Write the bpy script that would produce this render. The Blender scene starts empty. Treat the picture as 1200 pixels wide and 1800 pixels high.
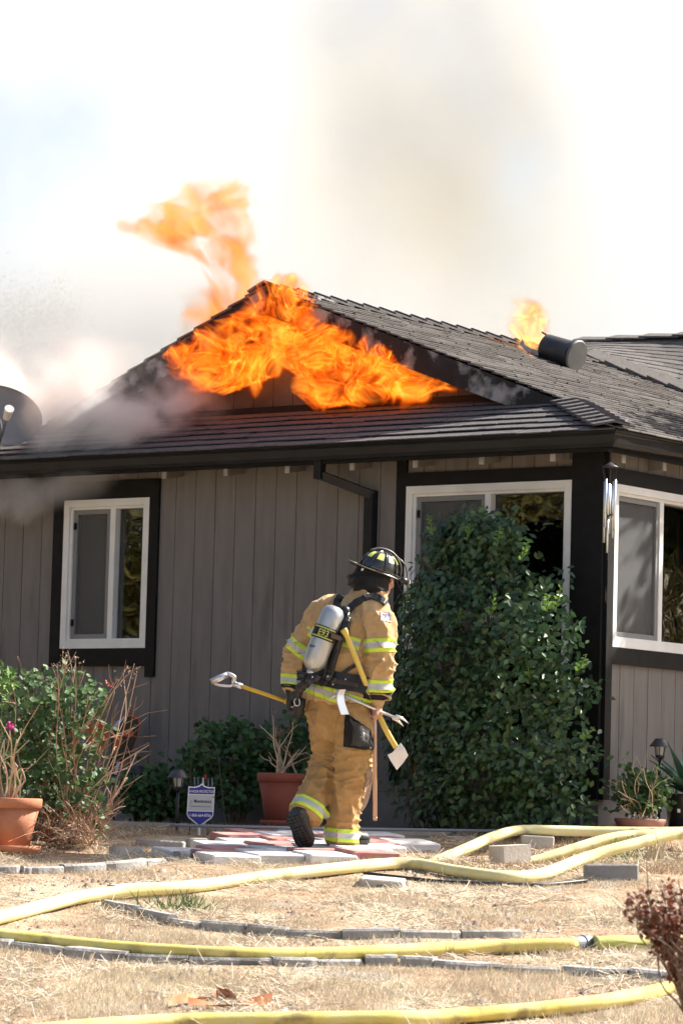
import bpy, bmesh, math, random
import numpy as np
from mathutils import Vector, Matrix, noise, Quaternion
from mathutils.bvhtree import BVHTree

random.seed(7)
rng = np.random.default_rng(7)
scene = bpy.context.scene
COL = scene.collection
R_ = math.radians

# ------------------------------------------------------------------ camera, sky, sun, exposure
FPX, PITCH, ROLL = 6300.0, R_(5.02), R_(1.55)
_cp, _sp, _cr, _sr = math.cos(PITCH), math.sin(PITCH), math.cos(ROLL), math.sin(ROLL)
FWD = Vector((0, _cp, _sp))
_u0, _r0 = Vector((0, -_sp, _cp)), Vector((1, 0, 0))
RGT = _cr * _r0 + _sr * _u0
UPV = -_sr * _r0 + _cr * _u0
cd = bpy.data.cameras.new('camera')
cam = bpy.data.objects.new('camera', cd)
COL.objects.link(cam)
cam.matrix_world = Matrix(((RGT.x, UPV.x, -FWD.x, 0), (RGT.y, UPV.y, -FWD.y, 0), (RGT.z, UPV.z, -FWD.z, 0), (0, 0, 0, 1)))
cd.sensor_fit = 'VERTICAL'
cd.sensor_height = 24.0
cd.lens = FPX / 1800 * 24.0
cd.clip_start, cd.clip_end = 0.5, 2000
cd.dof.use_dof = True
cd.dof.focus_distance = 22.5
cd.dof.aperture_fstop = 4.5
scene.camera = cam

SUN_AZ, SUN_EL = R_(22), R_(41)          # azimuth counter-clockwise from +X
SUN = Vector((math.cos(SUN_AZ) * math.cos(SUN_EL), math.sin(SUN_AZ) * math.cos(SUN_EL), math.sin(SUN_EL)))
world = bpy.data.worlds.new('World')
scene.world = world
world.use_nodes = True
wn = world.node_tree.nodes
wl = world.node_tree.links
sky = wn.new('ShaderNodeTexSky')
sky.sky_type = 'NISHITA'
sky.sun_disc = False
sky.sun_elevation = SUN_EL
sky.sun_rotation = math.pi / 2 - SUN_AZ
sky.air_density = 1.0
sky.dust_density = 4.0
sky.ozone_density = 1.0
wl.new(sky.outputs[0], wn['Background'].inputs[0])
wn['Background'].inputs[1].default_value = 0.095
sl = bpy.data.lights.new('sun', 'SUN')
sl.energy = 5.0
sl.angle = R_(0.53)
sl.color = (1.0, 0.94, 0.85)
sun = bpy.data.objects.new('sun', sl)
COL.objects.link(sun)
sun.rotation_euler = SUN.to_track_quat('Z', 'Y').to_euler()
vs = scene.view_settings
vs.view_transform = 'Standard'
vs.look = 'None'
vs.exposure = 1.35
vs.gamma = 1.0
vs.use_curve_mapping = False
cy = scene.cycles
cy.use_denoising = True
cy.max_bounces = 6
cy.diffuse_bounces = 3
cy.glossy_bounces = 3
cy.transmission_bounces = 4
cy.transparent_max_bounces = 12
cy.volume_bounces = 3
cy.caustics_reflective = False
cy.caustics_refractive = False
cy.use_adaptive_sampling = True
cy.adaptive_threshold = 0.02
cy.sample_clamp_indirect = 6.0
cy.volume_max_steps = 256


def ray(px, py):
    return RGT * ((px - 600) / FPX) + UPV * ((900 - py) / FPX) + FWD


def at(px, py, d):
    """Point at depth d (metres along the view axis) seen at a photo pixel: used to survey the place."""
    return ray(px, py) * d


# ------------------------------------------------------------------ terrain height
_PY = np.array([-400, 8, 11, 13, 14.5, 16, 18, 20, 21.2, 22.2, 23, 23.5, 24, 26, 400.])
_PZ = np.array([-1.6, -1.6, -1.56, -1.36, -1.14, -.92, -.645, -.41, -.265, -.175, -.092, -.045, -.018, .0, .0])


def zg(x, y):
    z = float(np.interp(y, _PY, _PZ))
    z += .055 * min(1, max(0, (x - 1.2) / .5)) * min(1, max(0, (y - 23.0) / .4)) * min(1, max(0, (40 - y) / 10))
    if 12 < y < 24:
        k = min(1, (y - 12) / 2, (24 - y) / 1.0)
        z += k * (0.022 * noise.noise(Vector((x * 1.3, y * 1.3, 0))) + 0.012 * noise.noise(Vector((x * 4, y * 4, 3))))
    return z


def gnd(px, py, lift=0.0):
    """Where the view ray through a photo pixel meets the terrain."""
    r = ray(px, py)
    lo = hi = 9.0
    while hi < 40:
        p = r * hi
        if p.z > zg(p.x, p.y) + lift:
            lo = hi
            hi += .05
        else:
            break
    a, b = lo, hi
    for _ in range(16):
        m = (a + b) / 2
        p = r * m
        if p.z > zg(p.x, p.y) + lift:
            a = m
        else:
            b = m
    p = r * a
    return Vector((p.x, p.y, zg(p.x, p.y)))


# ------------------------------------------------------------------ materials
def nodes_of(m):
    m.use_nodes = True
    return m.node_tree.nodes, m.node_tree.links


def mat(name, col, rough=.7, col2=None, scale=8.0, detail=5.0, stretch=(1, 1, 1), bump=None, metal=0.0, spec=.5, island=0.0,
        ramp=(.35, .65), third=None, coat=0.0, trans=0.0, sheen=0.0):
    """Principled material: noise between col and col2, optional third colour in patches, bump=(scale, distance), per-island brightness."""
    m = bpy.data.materials.new(name)
    n, l = nodes_of(m)
    b = n['Principled BSDF']
    b.inputs['Roughness'].default_value = rough
    b.inputs['Metallic'].default_value = metal
    b.inputs['Specular IOR Level'].default_value = spec
    b.inputs['Coat Weight'].default_value = coat
    b.inputs['Sheen Weight'].default_value = sheen
    tc = n.new('ShaderNodeTexCoord')
    mp = n.new('ShaderNodeMapping')
    mp.inputs['Scale'].default_value = stretch
    l.new(tc.outputs['Object'], mp.inputs[0])
    out = None
    if col2 is not None:
        t = n.new('ShaderNodeTexNoise')
        t.inputs['Scale'].default_value = scale
        t.inputs['Detail'].default_value = detail
        l.new(mp.outputs[0], t.inputs['Vector'])
        r = n.new('ShaderNodeValToRGB')
        r.color_ramp.elements[0].position, r.color_ramp.elements[1].position = ramp
        r.color_ramp.elements[0].color = (*col, 1)
        r.color_ramp.elements[1].color = (*col2, 1)
        l.new(t.outputs[0], r.inputs[0])
        out = r.outputs[0]
        if third is not None:
            t3 = n.new('ShaderNodeTexNoise')
            t3.inputs['Scale'].default_value = third[1]
            t3.inputs['Detail'].default_value = 6
            l.new(mp.outputs[0], t3.inputs['Vector'])
            r3 = n.new('ShaderNodeValToRGB')
            r3.color_ramp.elements[0].position, r3.color_ramp.elements[1].position = third[2], third[2] + .12
            l.new(t3.outputs[0], r3.inputs[0])
            mx = n.new('ShaderNodeMix')
            mx.data_type = 'RGBA'
            l.new(r3.outputs[0], mx.inputs[0])
            l.new(out, mx.inputs[6])
            mx.inputs[7].default_value = (*third[0], 1)
            out = mx.outputs[2]
    if island:
        g = n.new('ShaderNodeNewGeometry')
        mr = n.new('ShaderNodeMapRange')
        mr.inputs[3].default_value, mr.inputs[4].default_value = 1 - island, 1 + island
        l.new(g.outputs['Random Per Island'], mr.inputs[0])
        hs = n.new('ShaderNodeHueSaturation')
        l.new(mr.outputs[0], hs.inputs['Value'])
        if out is None:
            hs.inputs['Color'].default_value = (*col, 1)
        else:
            l.new(out, hs.inputs['Color'])
        out = hs.outputs[0]
    if out is None:
        b.inputs['Base Color'].default_value = (*col, 1)
    else:
        l.new(out, b.inputs['Base Color'])
    if bump:
        tb = n.new('ShaderNodeTexNoise')
        tb.inputs['Scale'].default_value = bump[0]
        tb.inputs['Detail'].default_value = 6
        l.new(mp.outputs[0], tb.inputs['Vector'])
        bp = n.new('ShaderNodeBump')
        bp.inputs['Distance'].default_value = bump[1]
        bp.inputs['Strength'].default_value = 1
        l.new(tb.outputs[0], bp.inputs['Height'])
        l.new(bp.outputs[0], b.inputs['Normal'])
    if trans:
        tr = n.new('ShaderNodeBsdfTranslucent')
        if out is None:
            tr.inputs[0].default_value = (*col, 1)
        else:
            l.new(out, tr.inputs[0])
        ms = n.new('ShaderNodeMixShader')
        ms.inputs[0].default_value = trans
        l.new(b.outputs[0], ms.inputs[1])
        l.new(tr.outputs[0], ms.inputs[2])
        l.new(ms.outputs[0], n['Material Output'].inputs[0])
    return m


M = {}
M['siding'] = mat('siding_paint', (.156, .144, .136), .75, (.184, .171, .162), 5, 6, (3, 3, .5), bump=(40, .0012), third=((.118, .108, .102), 2.0, .6))
M['groove'] = mat('siding_groove', (.10, .092, .087), .9)
M['black_trim'] = mat('black_trim_paint', (.006, .006, .0068), .6, (.010, .010, .011), 12, 4, bump=(30, .001), spec=.2)
M['gutter'] = mat('gutter_black', (.007, .008, .0105), .4, (.013, .0145, .018), 4, 4, (1, 1, 4), spec=.32)
M['white_frame'] = mat('white_vinyl', (.78, .79, .78), .4, (.70, .71, .69), 6, 4)
M['white_wood'] = mat('white_painted_wood', (.40, .385, .36), .7, (.30, .285, .265), 20, 4)  # white toned down to carry the shade under the eave
M['char'] = mat('charred_wood', (.006, .006, .006), .8, (.018, .018, .019), 9, 8, (1, 3, 1), bump=(35, .01), third=((.30, .30, .305), 4.5, .50))
M['gable_siding'] = mat('scorched_siding', (.125, .108, .096), .8, (.03, .026, .024), 1.6, 6, bump=(40, .002))
M['concrete'] = mat('concrete', (.33, .32, .305), .9, (.42, .405, .38), 7, 8, bump=(60, .002), third=((.24, .225, .2), 3.5, .62))
M['concrete_warm'] = mat('concrete_warm', (.42, .385, .33), .9, (.50, .46, .40), 7, 8, bump=(50, .003), third=((.33, .28, .22), 4, .6))
M['foundation'] = mat('foundation_paint', (.17, .165, .165), .85, (.22, .21, .21), 5, 5, bump=(40, .002))
M['shingle'] = mat('asphalt_shingle', (.075, .07, .072), .92, (.125, .117, .115), 60, 3, island=.2, bump=(220, .002), third=((.05, .047, .05), 9, .58), spec=.25)
M['shingle_main'] = mat('asphalt_shingle_sunlit', (.105, .097, .092), .95, (.145, .134, .126), 60, 3, island=.16, bump=(220, .002), third=((.085, .078, .073), 9, .6), spec=.15)  # lighter copy of the shingle; the sunlit slopes' brightness is in the colour
M['deck'] = mat('roof_deck', (.05, .046, .044), .95)
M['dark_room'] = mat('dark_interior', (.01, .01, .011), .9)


def glass_mat(name, tint, mixf, rough=.02):
    m = bpy.data.materials.new(name)
    n, l = nodes_of(m)
    b = n['Principled BSDF']
    n.remove(b)
    tr = n.new('ShaderNodeBsdfTransparent')
    tr.inputs[0].default_value = (*tint, 1)
    gl = n.new('ShaderNodeBsdfGlossy')
    gl.inputs['Roughness'].default_value = rough
    lw = n.new('ShaderNodeFresnel')
    lw.inputs[0].default_value = 1.5
    tc = n.new('ShaderNodeTexCoord')
    t = n.new('ShaderNodeTexNoise')
    t.inputs['Scale'].default_value = 1.6
    l.new(tc.outputs['Object'], t.inputs['Vector'])
    bp = n.new('ShaderNodeBump')
    bp.inputs['Distance'].default_value = .012
    l.new(t.outputs[0], bp.inputs['Height'])
    l.new(bp.outputs[0], gl.inputs['Normal'])
    ad = n.new('ShaderNodeMath')
    ad.operation = 'MULTIPLY_ADD'
    ad.inputs[1].default_value = mixf
    ad.inputs[2].default_value = 0.02
    l.new(lw.outputs[0], ad.inputs[0])
    ms = n.new('ShaderNodeMixShader')
    l.new(ad.outputs[0], ms.inputs[0])
    l.new(tr.outputs[0], ms.inputs[1])
    l.new(gl.outputs[0], ms.inputs[2])
    l.new(ms.outputs[0], n['Material Output'].inputs[0])
    return m


M['glass'] = glass_mat('window_glass', (.5, .53, .52), 2.2)
M['screen'] = mat('insect_screen', (.055, .055, .056), .8, (.075, .075, .075), 4, 4)
M['screen_frame'] = mat('screen_frame', (.20, .205, .21), .5)


# ------------------------------------------------------------------ mesh builder
class MB:
    def __init__(s):
        s.v, s.f, s.mi = [], [], []
        s.cur = 0

    def add(s, vs, fs):
        o = len(s.v)
        s.v.extend(tuple(v) for v in vs)
        s.f.extend(tuple(o + i for i in f) for f in fs)
        s.mi.extend([s.cur] * len(fs))
        return s

    def box(s, lo, hi, mtx=None):
        x0, y0, z0 = lo
        x1, y1, z1 = hi
        vs = [(x0, y0, z0), (x1, y0, z0), (x1, y1, z0), (x0, y1, z0), (x0, y0, z1), (x1, y0, z1), (x1, y1, z1), (x0, y1, z1)]
        if mtx is not None:
            vs = [mtx @ Vector(v) for v in vs]
        return s.add(vs, [(0, 3, 2, 1), (4, 5, 6, 7), (0, 1, 5, 4), (1, 2, 6, 5), (2, 3, 7, 6), (3, 0, 4, 7)])

    def hexa(s, p):
        """p: bottom quad 0-3, top quad 4-7, counter-clockwise from above."""
        return s.add(p, [(0, 3, 2, 1), (4, 5, 6, 7), (0, 1, 5, 4), (1, 2, 6, 5), (2, 3, 7, 6), (3, 0, 4, 7)])

    def cbox(s, lo, hi, c, mtx=None):
        """Box whose vertical and top edges are chamfered by c."""
        x0, y0, z0 = lo
        x1, y1, z1 = hi
        def ring(i, z):
            return [(x0 + c + i, y0 + i, z), (x1 - c - i, y0 + i, z), (x1 - i, y0 + c + i, z), (x1 - i, y1 - c - i, z), (x1 - c - i, y1 - i, z), (x0 + c + i, y1 - i, z), (x0 + i, y1 - c - i, z), (x0 + i, y0 + c + i, z)]
        vs = ring(0, z0) + ring(0, z1 - c) + ring(c * .8, z1)
        if mtx is not None:
            vs = [mtx @ Vector(v) for v in vs]
        fs = [tuple(range(7, -1, -1)), tuple(range(16, 24))]
        for k in (0, 8):
            for i in range(8):
                j = (i + 1) % 8
                fs.append((k + i, k + j, k + 8 + j, k + 8 + i))
        return s.add(vs, fs)

    def prism(s, pts, d):
        """Polygon pts (3-D, planar) extruded by vector d."""
        n = len(pts)
        d = Vector(d)
        vs = [Vector(p) for p in pts] + [Vector(p) + d for p in pts]
        fs = [tuple(range(n - 1, -1, -1)), tuple(range(n, 2 * n))] + [(i, (i + 1) % n, n + (i + 1) % n, n + i) for i in range(n)]
        return s.add(vs, fs)

    def tube(s, pts, rad, seg=8, cap=True, flat=1.0, up=None):
        pts = [Vector(p) for p in pts]
        n = len(pts)
        if not hasattr(rad, '__len__'):
            rad = [rad] * n
        vs, fs = [], []
        ref = Vector(up) if up is not None else None
        prev = None
        for i, p in enumerate(pts):
            t = (pts[min(i + 1, n - 1)] - pts[max(i - 1, 0)])
            t = t.normalized() if t.length > 1e-9 else Vector((0, 0, 1))
            if ref is not None:
                a = ref - t * ref.dot(t)
            elif prev is not None:
                a = prev - t * prev.dot(t)
            else:
                a = t.orthogonal()
            if a.length < 1e-6:
                a = t.orthogonal()
            a.normalize()
            prev = a
            b = t.cross(a)
            for k in range(seg):
                w = 2 * math.pi * k / seg
                vs.append(p + a * (math.cos(w) * rad[i] * flat) + b * (math.sin(w) * rad[i]))
        for i in range(n - 1):
            for k in range(seg):
                k2 = (k + 1) % seg
                fs.append((i * seg + k, i * seg + k2, (i + 1) * seg + k2, (i + 1) * seg + k))
        if cap:
            fs.append(tuple(range(seg - 1, -1, -1)))
            fs.append(tuple((n - 1) * seg + k for k in range(seg)))
        return s.add(vs, fs)

    def lathe(s, prof, c=(0, 0, 0), seg=24, mtx=None, close=True):
        """prof: (radius, z) list from bottom to top."""
        c = Vector(c)
        vs, fs = [], []
        for r, z in prof:
            for k in range(seg):
                w = 2 * math.pi * k / seg
                v = Vector((r * math.cos(w), r * math.sin(w), z))
                vs.append((mtx @ v if mtx is not None else v) + c)
        for i in range(len(prof) - 1):
            for k in range(seg):
                k2 = (k + 1) % seg
                fs.append((i * seg + k, i * seg + k2, (i + 1) * seg + k2, (i + 1) * seg + k))
        if close:
            fs.append(tuple(range(seg - 1, -1, -1)))
            fs.append(tuple((len(prof) - 1) * seg + k for k in range(seg)))
        return s.add(vs, fs)

    def ball(s, c, r, seg=12, rings=8, mtx=None):
        if not hasattr(r, '__len__'):
            r = (r, r, r)
        c = Vector(c)
        vs, fs = [], []
        for i in range(rings + 1):
            th = math.pi * i / rings
            for k in range(seg):
                w = 2 * math.pi * k / seg
                v = Vector((r[0] * math.sin(th) * math.cos(w), r[1] * math.sin(th) * math.sin(w), -r[2] * math.cos(th)))
                vs.append((mtx @ v if mtx is not None else v) + c)
        for i in range(rings):
            for k in range(seg):
                k2 = (k + 1) % seg
                fs.append((i * seg + k, i * seg + k2, (i + 1) * seg + k2, (i + 1) * seg + k))
        return s.add(vs, fs)

    def mesh(s, name, mats):
        me = bpy.data.meshes.new(name)
        me.from_pydata(s.v, [], s.f)
        for m in (mats if isinstance(mats, (list, tuple)) else [mats]):
            me.materials.append(m)
        if any(s.mi):
            me.polygons.foreach_set('material_index', s.mi)
        me.update()
        return me

    def build(s, name, mats, parent=None, smooth=False, rel=False):
        if rel and parent is not None:
            o = parent.matrix_basis.translation.copy()
            q = parent.parent
            while q is not None:
                o += q.matrix_basis.translation
                q = q.parent
            s.v = [(v[0] - o.x, v[1] - o.y, v[2] - o.z) for v in s.v]
        me = s.mesh(name, mats)
        if smooth:
            me.polygons.foreach_set('use_smooth', [True] * len(me.polygons))
        return link(name, me, parent)


def link(name, me, parent=None):
    o = bpy.data.objects.new(name, me)
    COL.objects.link(o)
    if parent is not None:
        o.parent = parent
    return o


def tag(o, label=None, cat=None, group=None, kind=None):
    for k, v in (('label', label), ('category', cat), ('group', group), ('kind', kind)):
        if v:
            o[k] = v
    return o


def thing(name, label, cat, loc=(0, 0, 0), rz=0.0, group=None, kind=None):
    o = bpy.data.objects.new(name, None)
    o.empty_display_size = .1
    COL.objects.link(o)
    o.location = loc
    o.rotation_euler = (0, 0, rz)
    return tag(o, label, cat, group, kind)


def copy_tree(o, parent=None, depth=0):
    c = o.copy()
    COL.objects.link(c)
    if parent is not None:
        c.parent = parent
    for ch in list(o.children):
        copy_tree(ch, c, depth + 1)
    return c


def np_mesh(name, V, F, mats, mi=None, smooth=False):
    """Mesh from numpy arrays; F is (n, 3) or (n, 4)."""
    me = bpy.data.meshes.new(name)
    V = np.asarray(V, dtype=np.float32)
    F = np.asarray(F, dtype=np.int32)
    k = F.shape[1]
    me.vertices.add(len(V))
    me.vertices.foreach_set('co', V.ravel())
    me.loops.add(F.size)
    me.loops.foreach_set('vertex_index', F.ravel())
    me.polygons.add(len(F))
    me.polygons.foreach_set('loop_start', np.arange(0, F.size, k, dtype=np.int32))
    me.polygons.foreach_set('loop_total', np.full(len(F), k, dtype=np.int32))
    for m in (mats if isinstance(mats, (list, tuple)) else [mats]):
        me.materials.append(m)
    if mi is not None:
        me.polygons.foreach_set('material_index', np.asarray(mi, dtype=np.int32))
    if smooth:
        me.polygons.foreach_set('use_smooth', np.ones(len(F), dtype=bool))
    me.update(calc_edges=True)
    return me


# ------------------------------------------------------------------ ground
def build_ground():
    m = bpy.data.materials.new('dry_ground')
    n, l = nodes_of(m)
    b = n['Principled BSDF']
    b.inputs['Roughness'].default_value = .95
    b.inputs['Specular IOR Level'].default_value = .1
    tc = n.new('ShaderNodeTexCoord')

    def nz(sc, det=6):
        t = n.new('ShaderNodeTexNoise')
        t.inputs['Scale'].default_value = sc
        t.inputs['Detail'].default_value = det
        l.new(tc.outputs['Object'], t.inputs['Vector'])
        return t.outputs[0]

    def rmp(src, stops):
        r = n.new('ShaderNodeValToRGB')
        e = r.color_ramp.elements
        e[0].position, e[0].color = stops[0][0], (*stops[0][1], 1)
        e[1].position, e[1].color = stops[-1][0], (*stops[-1][1], 1)
        for p, c in stops[1:-1]:
            x = e.new(p)
            x.color = (*c, 1)
        l.new(src, r.inputs[0])
        return r.outputs[0]

    def mixc(f, a, c):
        x = n.new('ShaderNodeMix')
        x.data_type = 'RGBA'
        l.new(f, x.inputs[0])
        l.new(a, x.inputs[6])
        l.new(c, x.inputs[7])
        return x.outputs[2]
    straw = rmp(nz(55, 4), [(.3, (.30, .235, .155)), (.5, (.45, .37, .26)), (.7, (.57, .49, .36))])
    dirt = rmp(nz(14), [(.3, (.22, .145, .09)), (.7, (.42, .31, .21))])
    f = rmp(nz(1.7), [(.38, (0, 0, 0)), (.50, (1, 1, 1))])
    c = mixc(f, straw, dirt)
    grav = rmp(nz(90, 2), [(.35, (.15, .13, .11)), (.6, (.42, .38, .33))])
    f2 = rmp(nz(2.3), [(.62, (0, 0, 0)), (.7, (1, 1, 1))])
    c = mixc(f2, c, grav)
    l.new(c, b.inputs['Base Color'])
    bp = n.new('ShaderNodeBump')
    bp.inputs['Distance'].default_value = .02
    l.new(nz(45, 8), bp.inputs['Height'])
    l.new(bp.outputs[0], b.inputs['Normal'])
    xs = np.concatenate([np.linspace(-400, -8, 20), np.arange(-7, -3, .5), np.arange(-3, 3.01, .06), np.arange(3.5, 8, .5), np.linspace(9, 400, 20)])
    ys = np.concatenate([np.linspace(-400, -5, 20), np.arange(0, 11, 1.), np.arange(11, 25, .06), np.arange(25.5, 30, 1), np.linspace(32, 400, 20)])
    V = np.array([[x, y, zg(x, y)] for y in ys for x in xs])
    nx = len(xs)
    F = np.array([[j * nx + i, j * nx + i + 1, (j + 1) * nx + i + 1, (j + 1) * nx + i] for j in range(len(ys) - 1) for i in range(nx - 1)])
    o = link('ground', np_mesh('ground', V, F, m, smooth=True))
    tag(o, 'sloping front yard of dry straw and bare dirt', 'ground', kind='structure')


build_ground()

# ------------------------------------------------------------------ house (local axes: x along the facade to the right, y into the house)
HA = R_(36.0)
HX = Vector((math.cos(HA), -math.sin(HA), 0))
HY = Vector((math.sin(HA), math.cos(HA), 0))
_c = at(1051, 1400, 23.8)
HO = Vector((_c.x, _c.y, 0))


def hw(x, y, z):
    return HO + HX * x + HY * y + Vector((0, 0, z))


def onY(px, py, y0):
    r = ray(px, py)
    p = r * ((HO.dot(HY) + y0) / r.dot(HY))
    d = p - HO
    return Vector((d.dot(HX), y0, d.z))


def onX(px, py, x0):
    r = ray(px, py)
    p = r * ((HO.dot(HX) + x0) / r.dot(HX))
    d = p - HO
    return Vector((x0, d.dot(HY), d.z))


house = thing('house', 'single storey grey house with black trim, its gable burning', 'house', HO, -HA)
SB = .256                       # bottom of siding
WL = -7.5                       # left end of facade
WR = 6.0                        # back end of right wall
GS = .182                       # groove spacing
WIN = [(-4.69, -3.876, 1.262, 2.365), (-1.592, -.236, .55, 2.366)]   # facade windows: x0,x1,z0,z1
WINR = [(.07, 1.5, 1.248, 2.343)]                                    # right wall windows: y0,y1


def boards(wall, name, a0, a1, z0, z1f, holes, to3, phase=0.0, gap=.0055, m=None, th=.014):
    """Vertical boards between recessed grooves, each an object; holes are (a0,a1,z0,z1)."""
    a = a0 + phase
    edges = [a0] if phase > .02 else []
    while a < a1 - .01:
        edges.append(a)
        a += GS
    edges.append(a1)
    cuts = sorted(set([h[0] for h in holes] + [h[1] for h in holes]))
    for e0, e1 in zip(edges[:-1], edges[1:]):
        lo, hi = e0 + gap / 2, e1 - gap / 2
        xs = [lo] + [c for c in cuts if lo + .004 < c < hi - .004] + [hi]
        for x0, x1 in zip(xs[:-1], xs[1:]):
            mid = (x0 + x1) / 2
            segs = [(z0, z1f(mid))]
            for h in holes:
                if h[0] - .001 <= mid <= h[1] + .001:
                    segs = [q for (p0, p1) in segs for q in ((p0, min(p1, h[2])), (max(p0, h[3]), p1)) if q[1] - q[0] > .01]
            for p0, p1 in segs:
                mb = MB()
                pr = random.uniform(-.0012, .0012)
                q = [to3(x0, p0, 0), to3(x1, p0, 0), to3(x1, p0, th + pr), to3(x0, p0, th + pr)]
                t0, t1 = (z1f(x0), z1f(x1)) if p1 == z1f(mid) else (p1, p1)
                q += [to3(x0, t0, 0), to3(x1, t1, 0), to3(x1, t1, th + pr), to3(x0, t0, th + pr)]
                mb.hexa([q[3], q[2], q[1], q[0], q[7], q[6], q[5], q[4]])
                mb.build(name, m or M['siding'], wall)


def backing(mb, a0, a1, z0, z1, holes, to3, d0, d1):
    """Solid wall behind the boards with window openings."""
    cs = sorted(set([a0, a1] + [min(max(v, a0), a1) for h in holes for v in h[:2]]))
    for x0, x1 in zip(cs[:-1], cs[1:]):
        mid = (x0 + x1) / 2
        segs = [(z0, z1)]
        for h in holes:
            if h[0] < mid < h[1]:
                segs = [q for (p0, p1) in segs for q in ((p0, min(p1, h[2])), (max(p0, h[3]), p1)) if q[1] - q[0] > .01]
        for p0, p1 in segs:
            q = [to3(x0, p0, d0), to3(x1, p0, d0), to3(x1, p0, d1), to3(x0, p0, d1), to3(x0, p1, d0), to3(x1, p1, d0), to3(x1, p1, d1), to3(x0, p1, d1)]
            mb.hexa([q[3], q[2], q[1], q[0], q[7], q[6], q[5], q[4]])


F3 = lambda a, z, out: Vector((a, -out, z))          # facade: out = towards the street
S3 = lambda a, z, out: Vector((out, a, z))           # right wall
ZE = 2.66                                            # eave height
mb = MB()
backing(mb, WL, -.001, SB, 2.78, WIN, F3, -.12, 0)
fw = mb.build('front_wall', M['groove'], house)
boards(fw, 'siding_board', WL, -.11, SB - .004, lambda x: 2.72, WIN, F3, phase=.03)
mb = MB()
backing(mb, .121, WR, SB, 2.74, [(h[0], h[1], h[2], h[3]) for h in WINR], S3, -.12, 0)
mb.box((-.12, 0.001, SB), (-.0005, .12, 2.74)) if False else None
rw = mb.build('right_wall', M['groove'], house)
boards(rw, 'siding_board', .0, WR, SB - .004, lambda x: 2.70, WINR, S3, phase=.035)
mb = MB()
mb.box((WL, -.004, -.3), (.004, .25, SB - .006))
mb.box((-.25, .2501, -.3), (.004, WR, SB - .006))
mb.build('foundation', M['foundation'], house)
# ceiling and near-black walls stand in for the unlit room behind the panes
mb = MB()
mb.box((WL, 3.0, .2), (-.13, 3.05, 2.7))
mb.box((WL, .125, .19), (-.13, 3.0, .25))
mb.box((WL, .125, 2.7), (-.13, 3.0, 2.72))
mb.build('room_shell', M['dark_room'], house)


def window(a0, a1, z0, z1, to3, split, scr, label):
    """White vinyl slider: outer frame, mullion, sash, glass, screen."""
    mb = MB()

    def bar(x0, x1, y0, y1, d0, d1):
        q = [to3(x0, y0, d1), to3(x1, y0, d1), to3(x1, y0, d0), to3(x0, y0, d0), to3(x0, y1, d1), to3(x1, y1, d1), to3(x1, y1, d0), to3(x0, y1, d0)]
        mb.hexa(q)
    w = .052
    bar(a0, a0 + w, z0, z1, -.06, .038)
    bar(a1 - w, a1, z0, z1, -.06, .038)
    bar(a0 + w, a1 - w, z0, z0 + w, -.06, .036)
    bar(a0 + w, a1 - w, z1 - w, z1, -.06, .036)
    # inner step of the frame
    v = .02
    bar(a0 + w, a0 + w + v, z0 + w, z1 - w, -.06, .018)
    bar(a1 - w - v, a1 - w, z0 + w, z1 - w, -.06, .018)
    bar(a0 + w + v, a1 - w - v, z0 + w, z0 + w + v, -.06, .016)
    bar(a0 + w + v, a1 - w - v, z1 - w - v, z1 - w, -.06, .016)
    wi = mb.build('window', M['white_frame'], house)
    if label:
        wi['label'] = label
    sx = a0 + (a1 - a0) * split
    mb = MB()
    bar(sx - .024, sx + .024, z0 + w + v, z1 - w - v, -.055, .012)
    mb.build('mullion', M['white_frame'], wi)
    i0, i1, j0, j1 = a0 + w + v, a1 - w - v, z0 + w + v, z1 - w - v
    for x0, x1, sc in ((i0, sx - .024, scr[0]), (sx + .024, i1, scr[1])):
        if sc:
            mb = MB()
            g = .035
            bar(x0, x0 + g, j0, j1, -.03, .004)
            bar(x1 - g, x1, j0, j1, -.03, .004)
            bar(x0 + g, x1 - g, j0, j0 + g, -.03, .003)
            bar(x0 + g, x1 - g, j1 - g, j1, -.03, .003)
            mb.build('screen_frame', M['screen_frame'], wi)
            mb = MB()
            bar(x0 + g, x1 - g, j0 + g, j1 - g, -.02, -.012)
            mb.build('screen', M['screen_mesh'], wi)
            for zz in (j0 + .12, j1 - .12):
                mb = MB()
                bar(x0 + .006, x0 + .028, zz - .025, zz + .025, .004, .012)
                bar(x0 + .011, x0 + .023, zz - .015, zz + .015, .012, .017)
                mb.build('latch', M['black_trim'], wi)
        mb = MB()
        bar(x0 - .003, x1 + .003, j0 - .003, j1 + .003, -.052, -.046)
        mb.build('pane', M['glass'], wi)
    return wi


def screen_mat():
    m = bpy.data.materials.new('screen_mesh')
    n, l = nodes_of(m)
    b = n['Principled BSDF']
    b.inputs['Base Color'].default_value = (.125, .128, .132, 1)
    b.inputs['Roughness'].default_value = .6
    t = n.new('ShaderNodeBsdfTransparent')
    ms = n.new('ShaderNodeMixShader')
    ms.inputs[0].default_value = .45
    l.new(t.outputs[0], ms.inputs[1])
    l.new(b.outputs[0], ms.inputs[2])
    l.new(ms.outputs[0], n['Material Output'].inputs[0])
    return m


M['screen_mesh'] = screen_mat()
window(*WIN[0], F3, .555, (True, False), 'tall narrow window left of the downspout')
window(*WIN[1], F3, .49, (True, False), 'wide window behind the dark green shrub')
window(*WINR[0], S3, .46, (True, False), 'window on the right wall past the wind chime')
# black trim boards
def fb(x0, x1, z0, z1, t=.026):
    MB().box((x0, -.0135 - t, z0), (x1, -.0135, z1)).build('window_trim', M['black_trim'], house)


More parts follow.
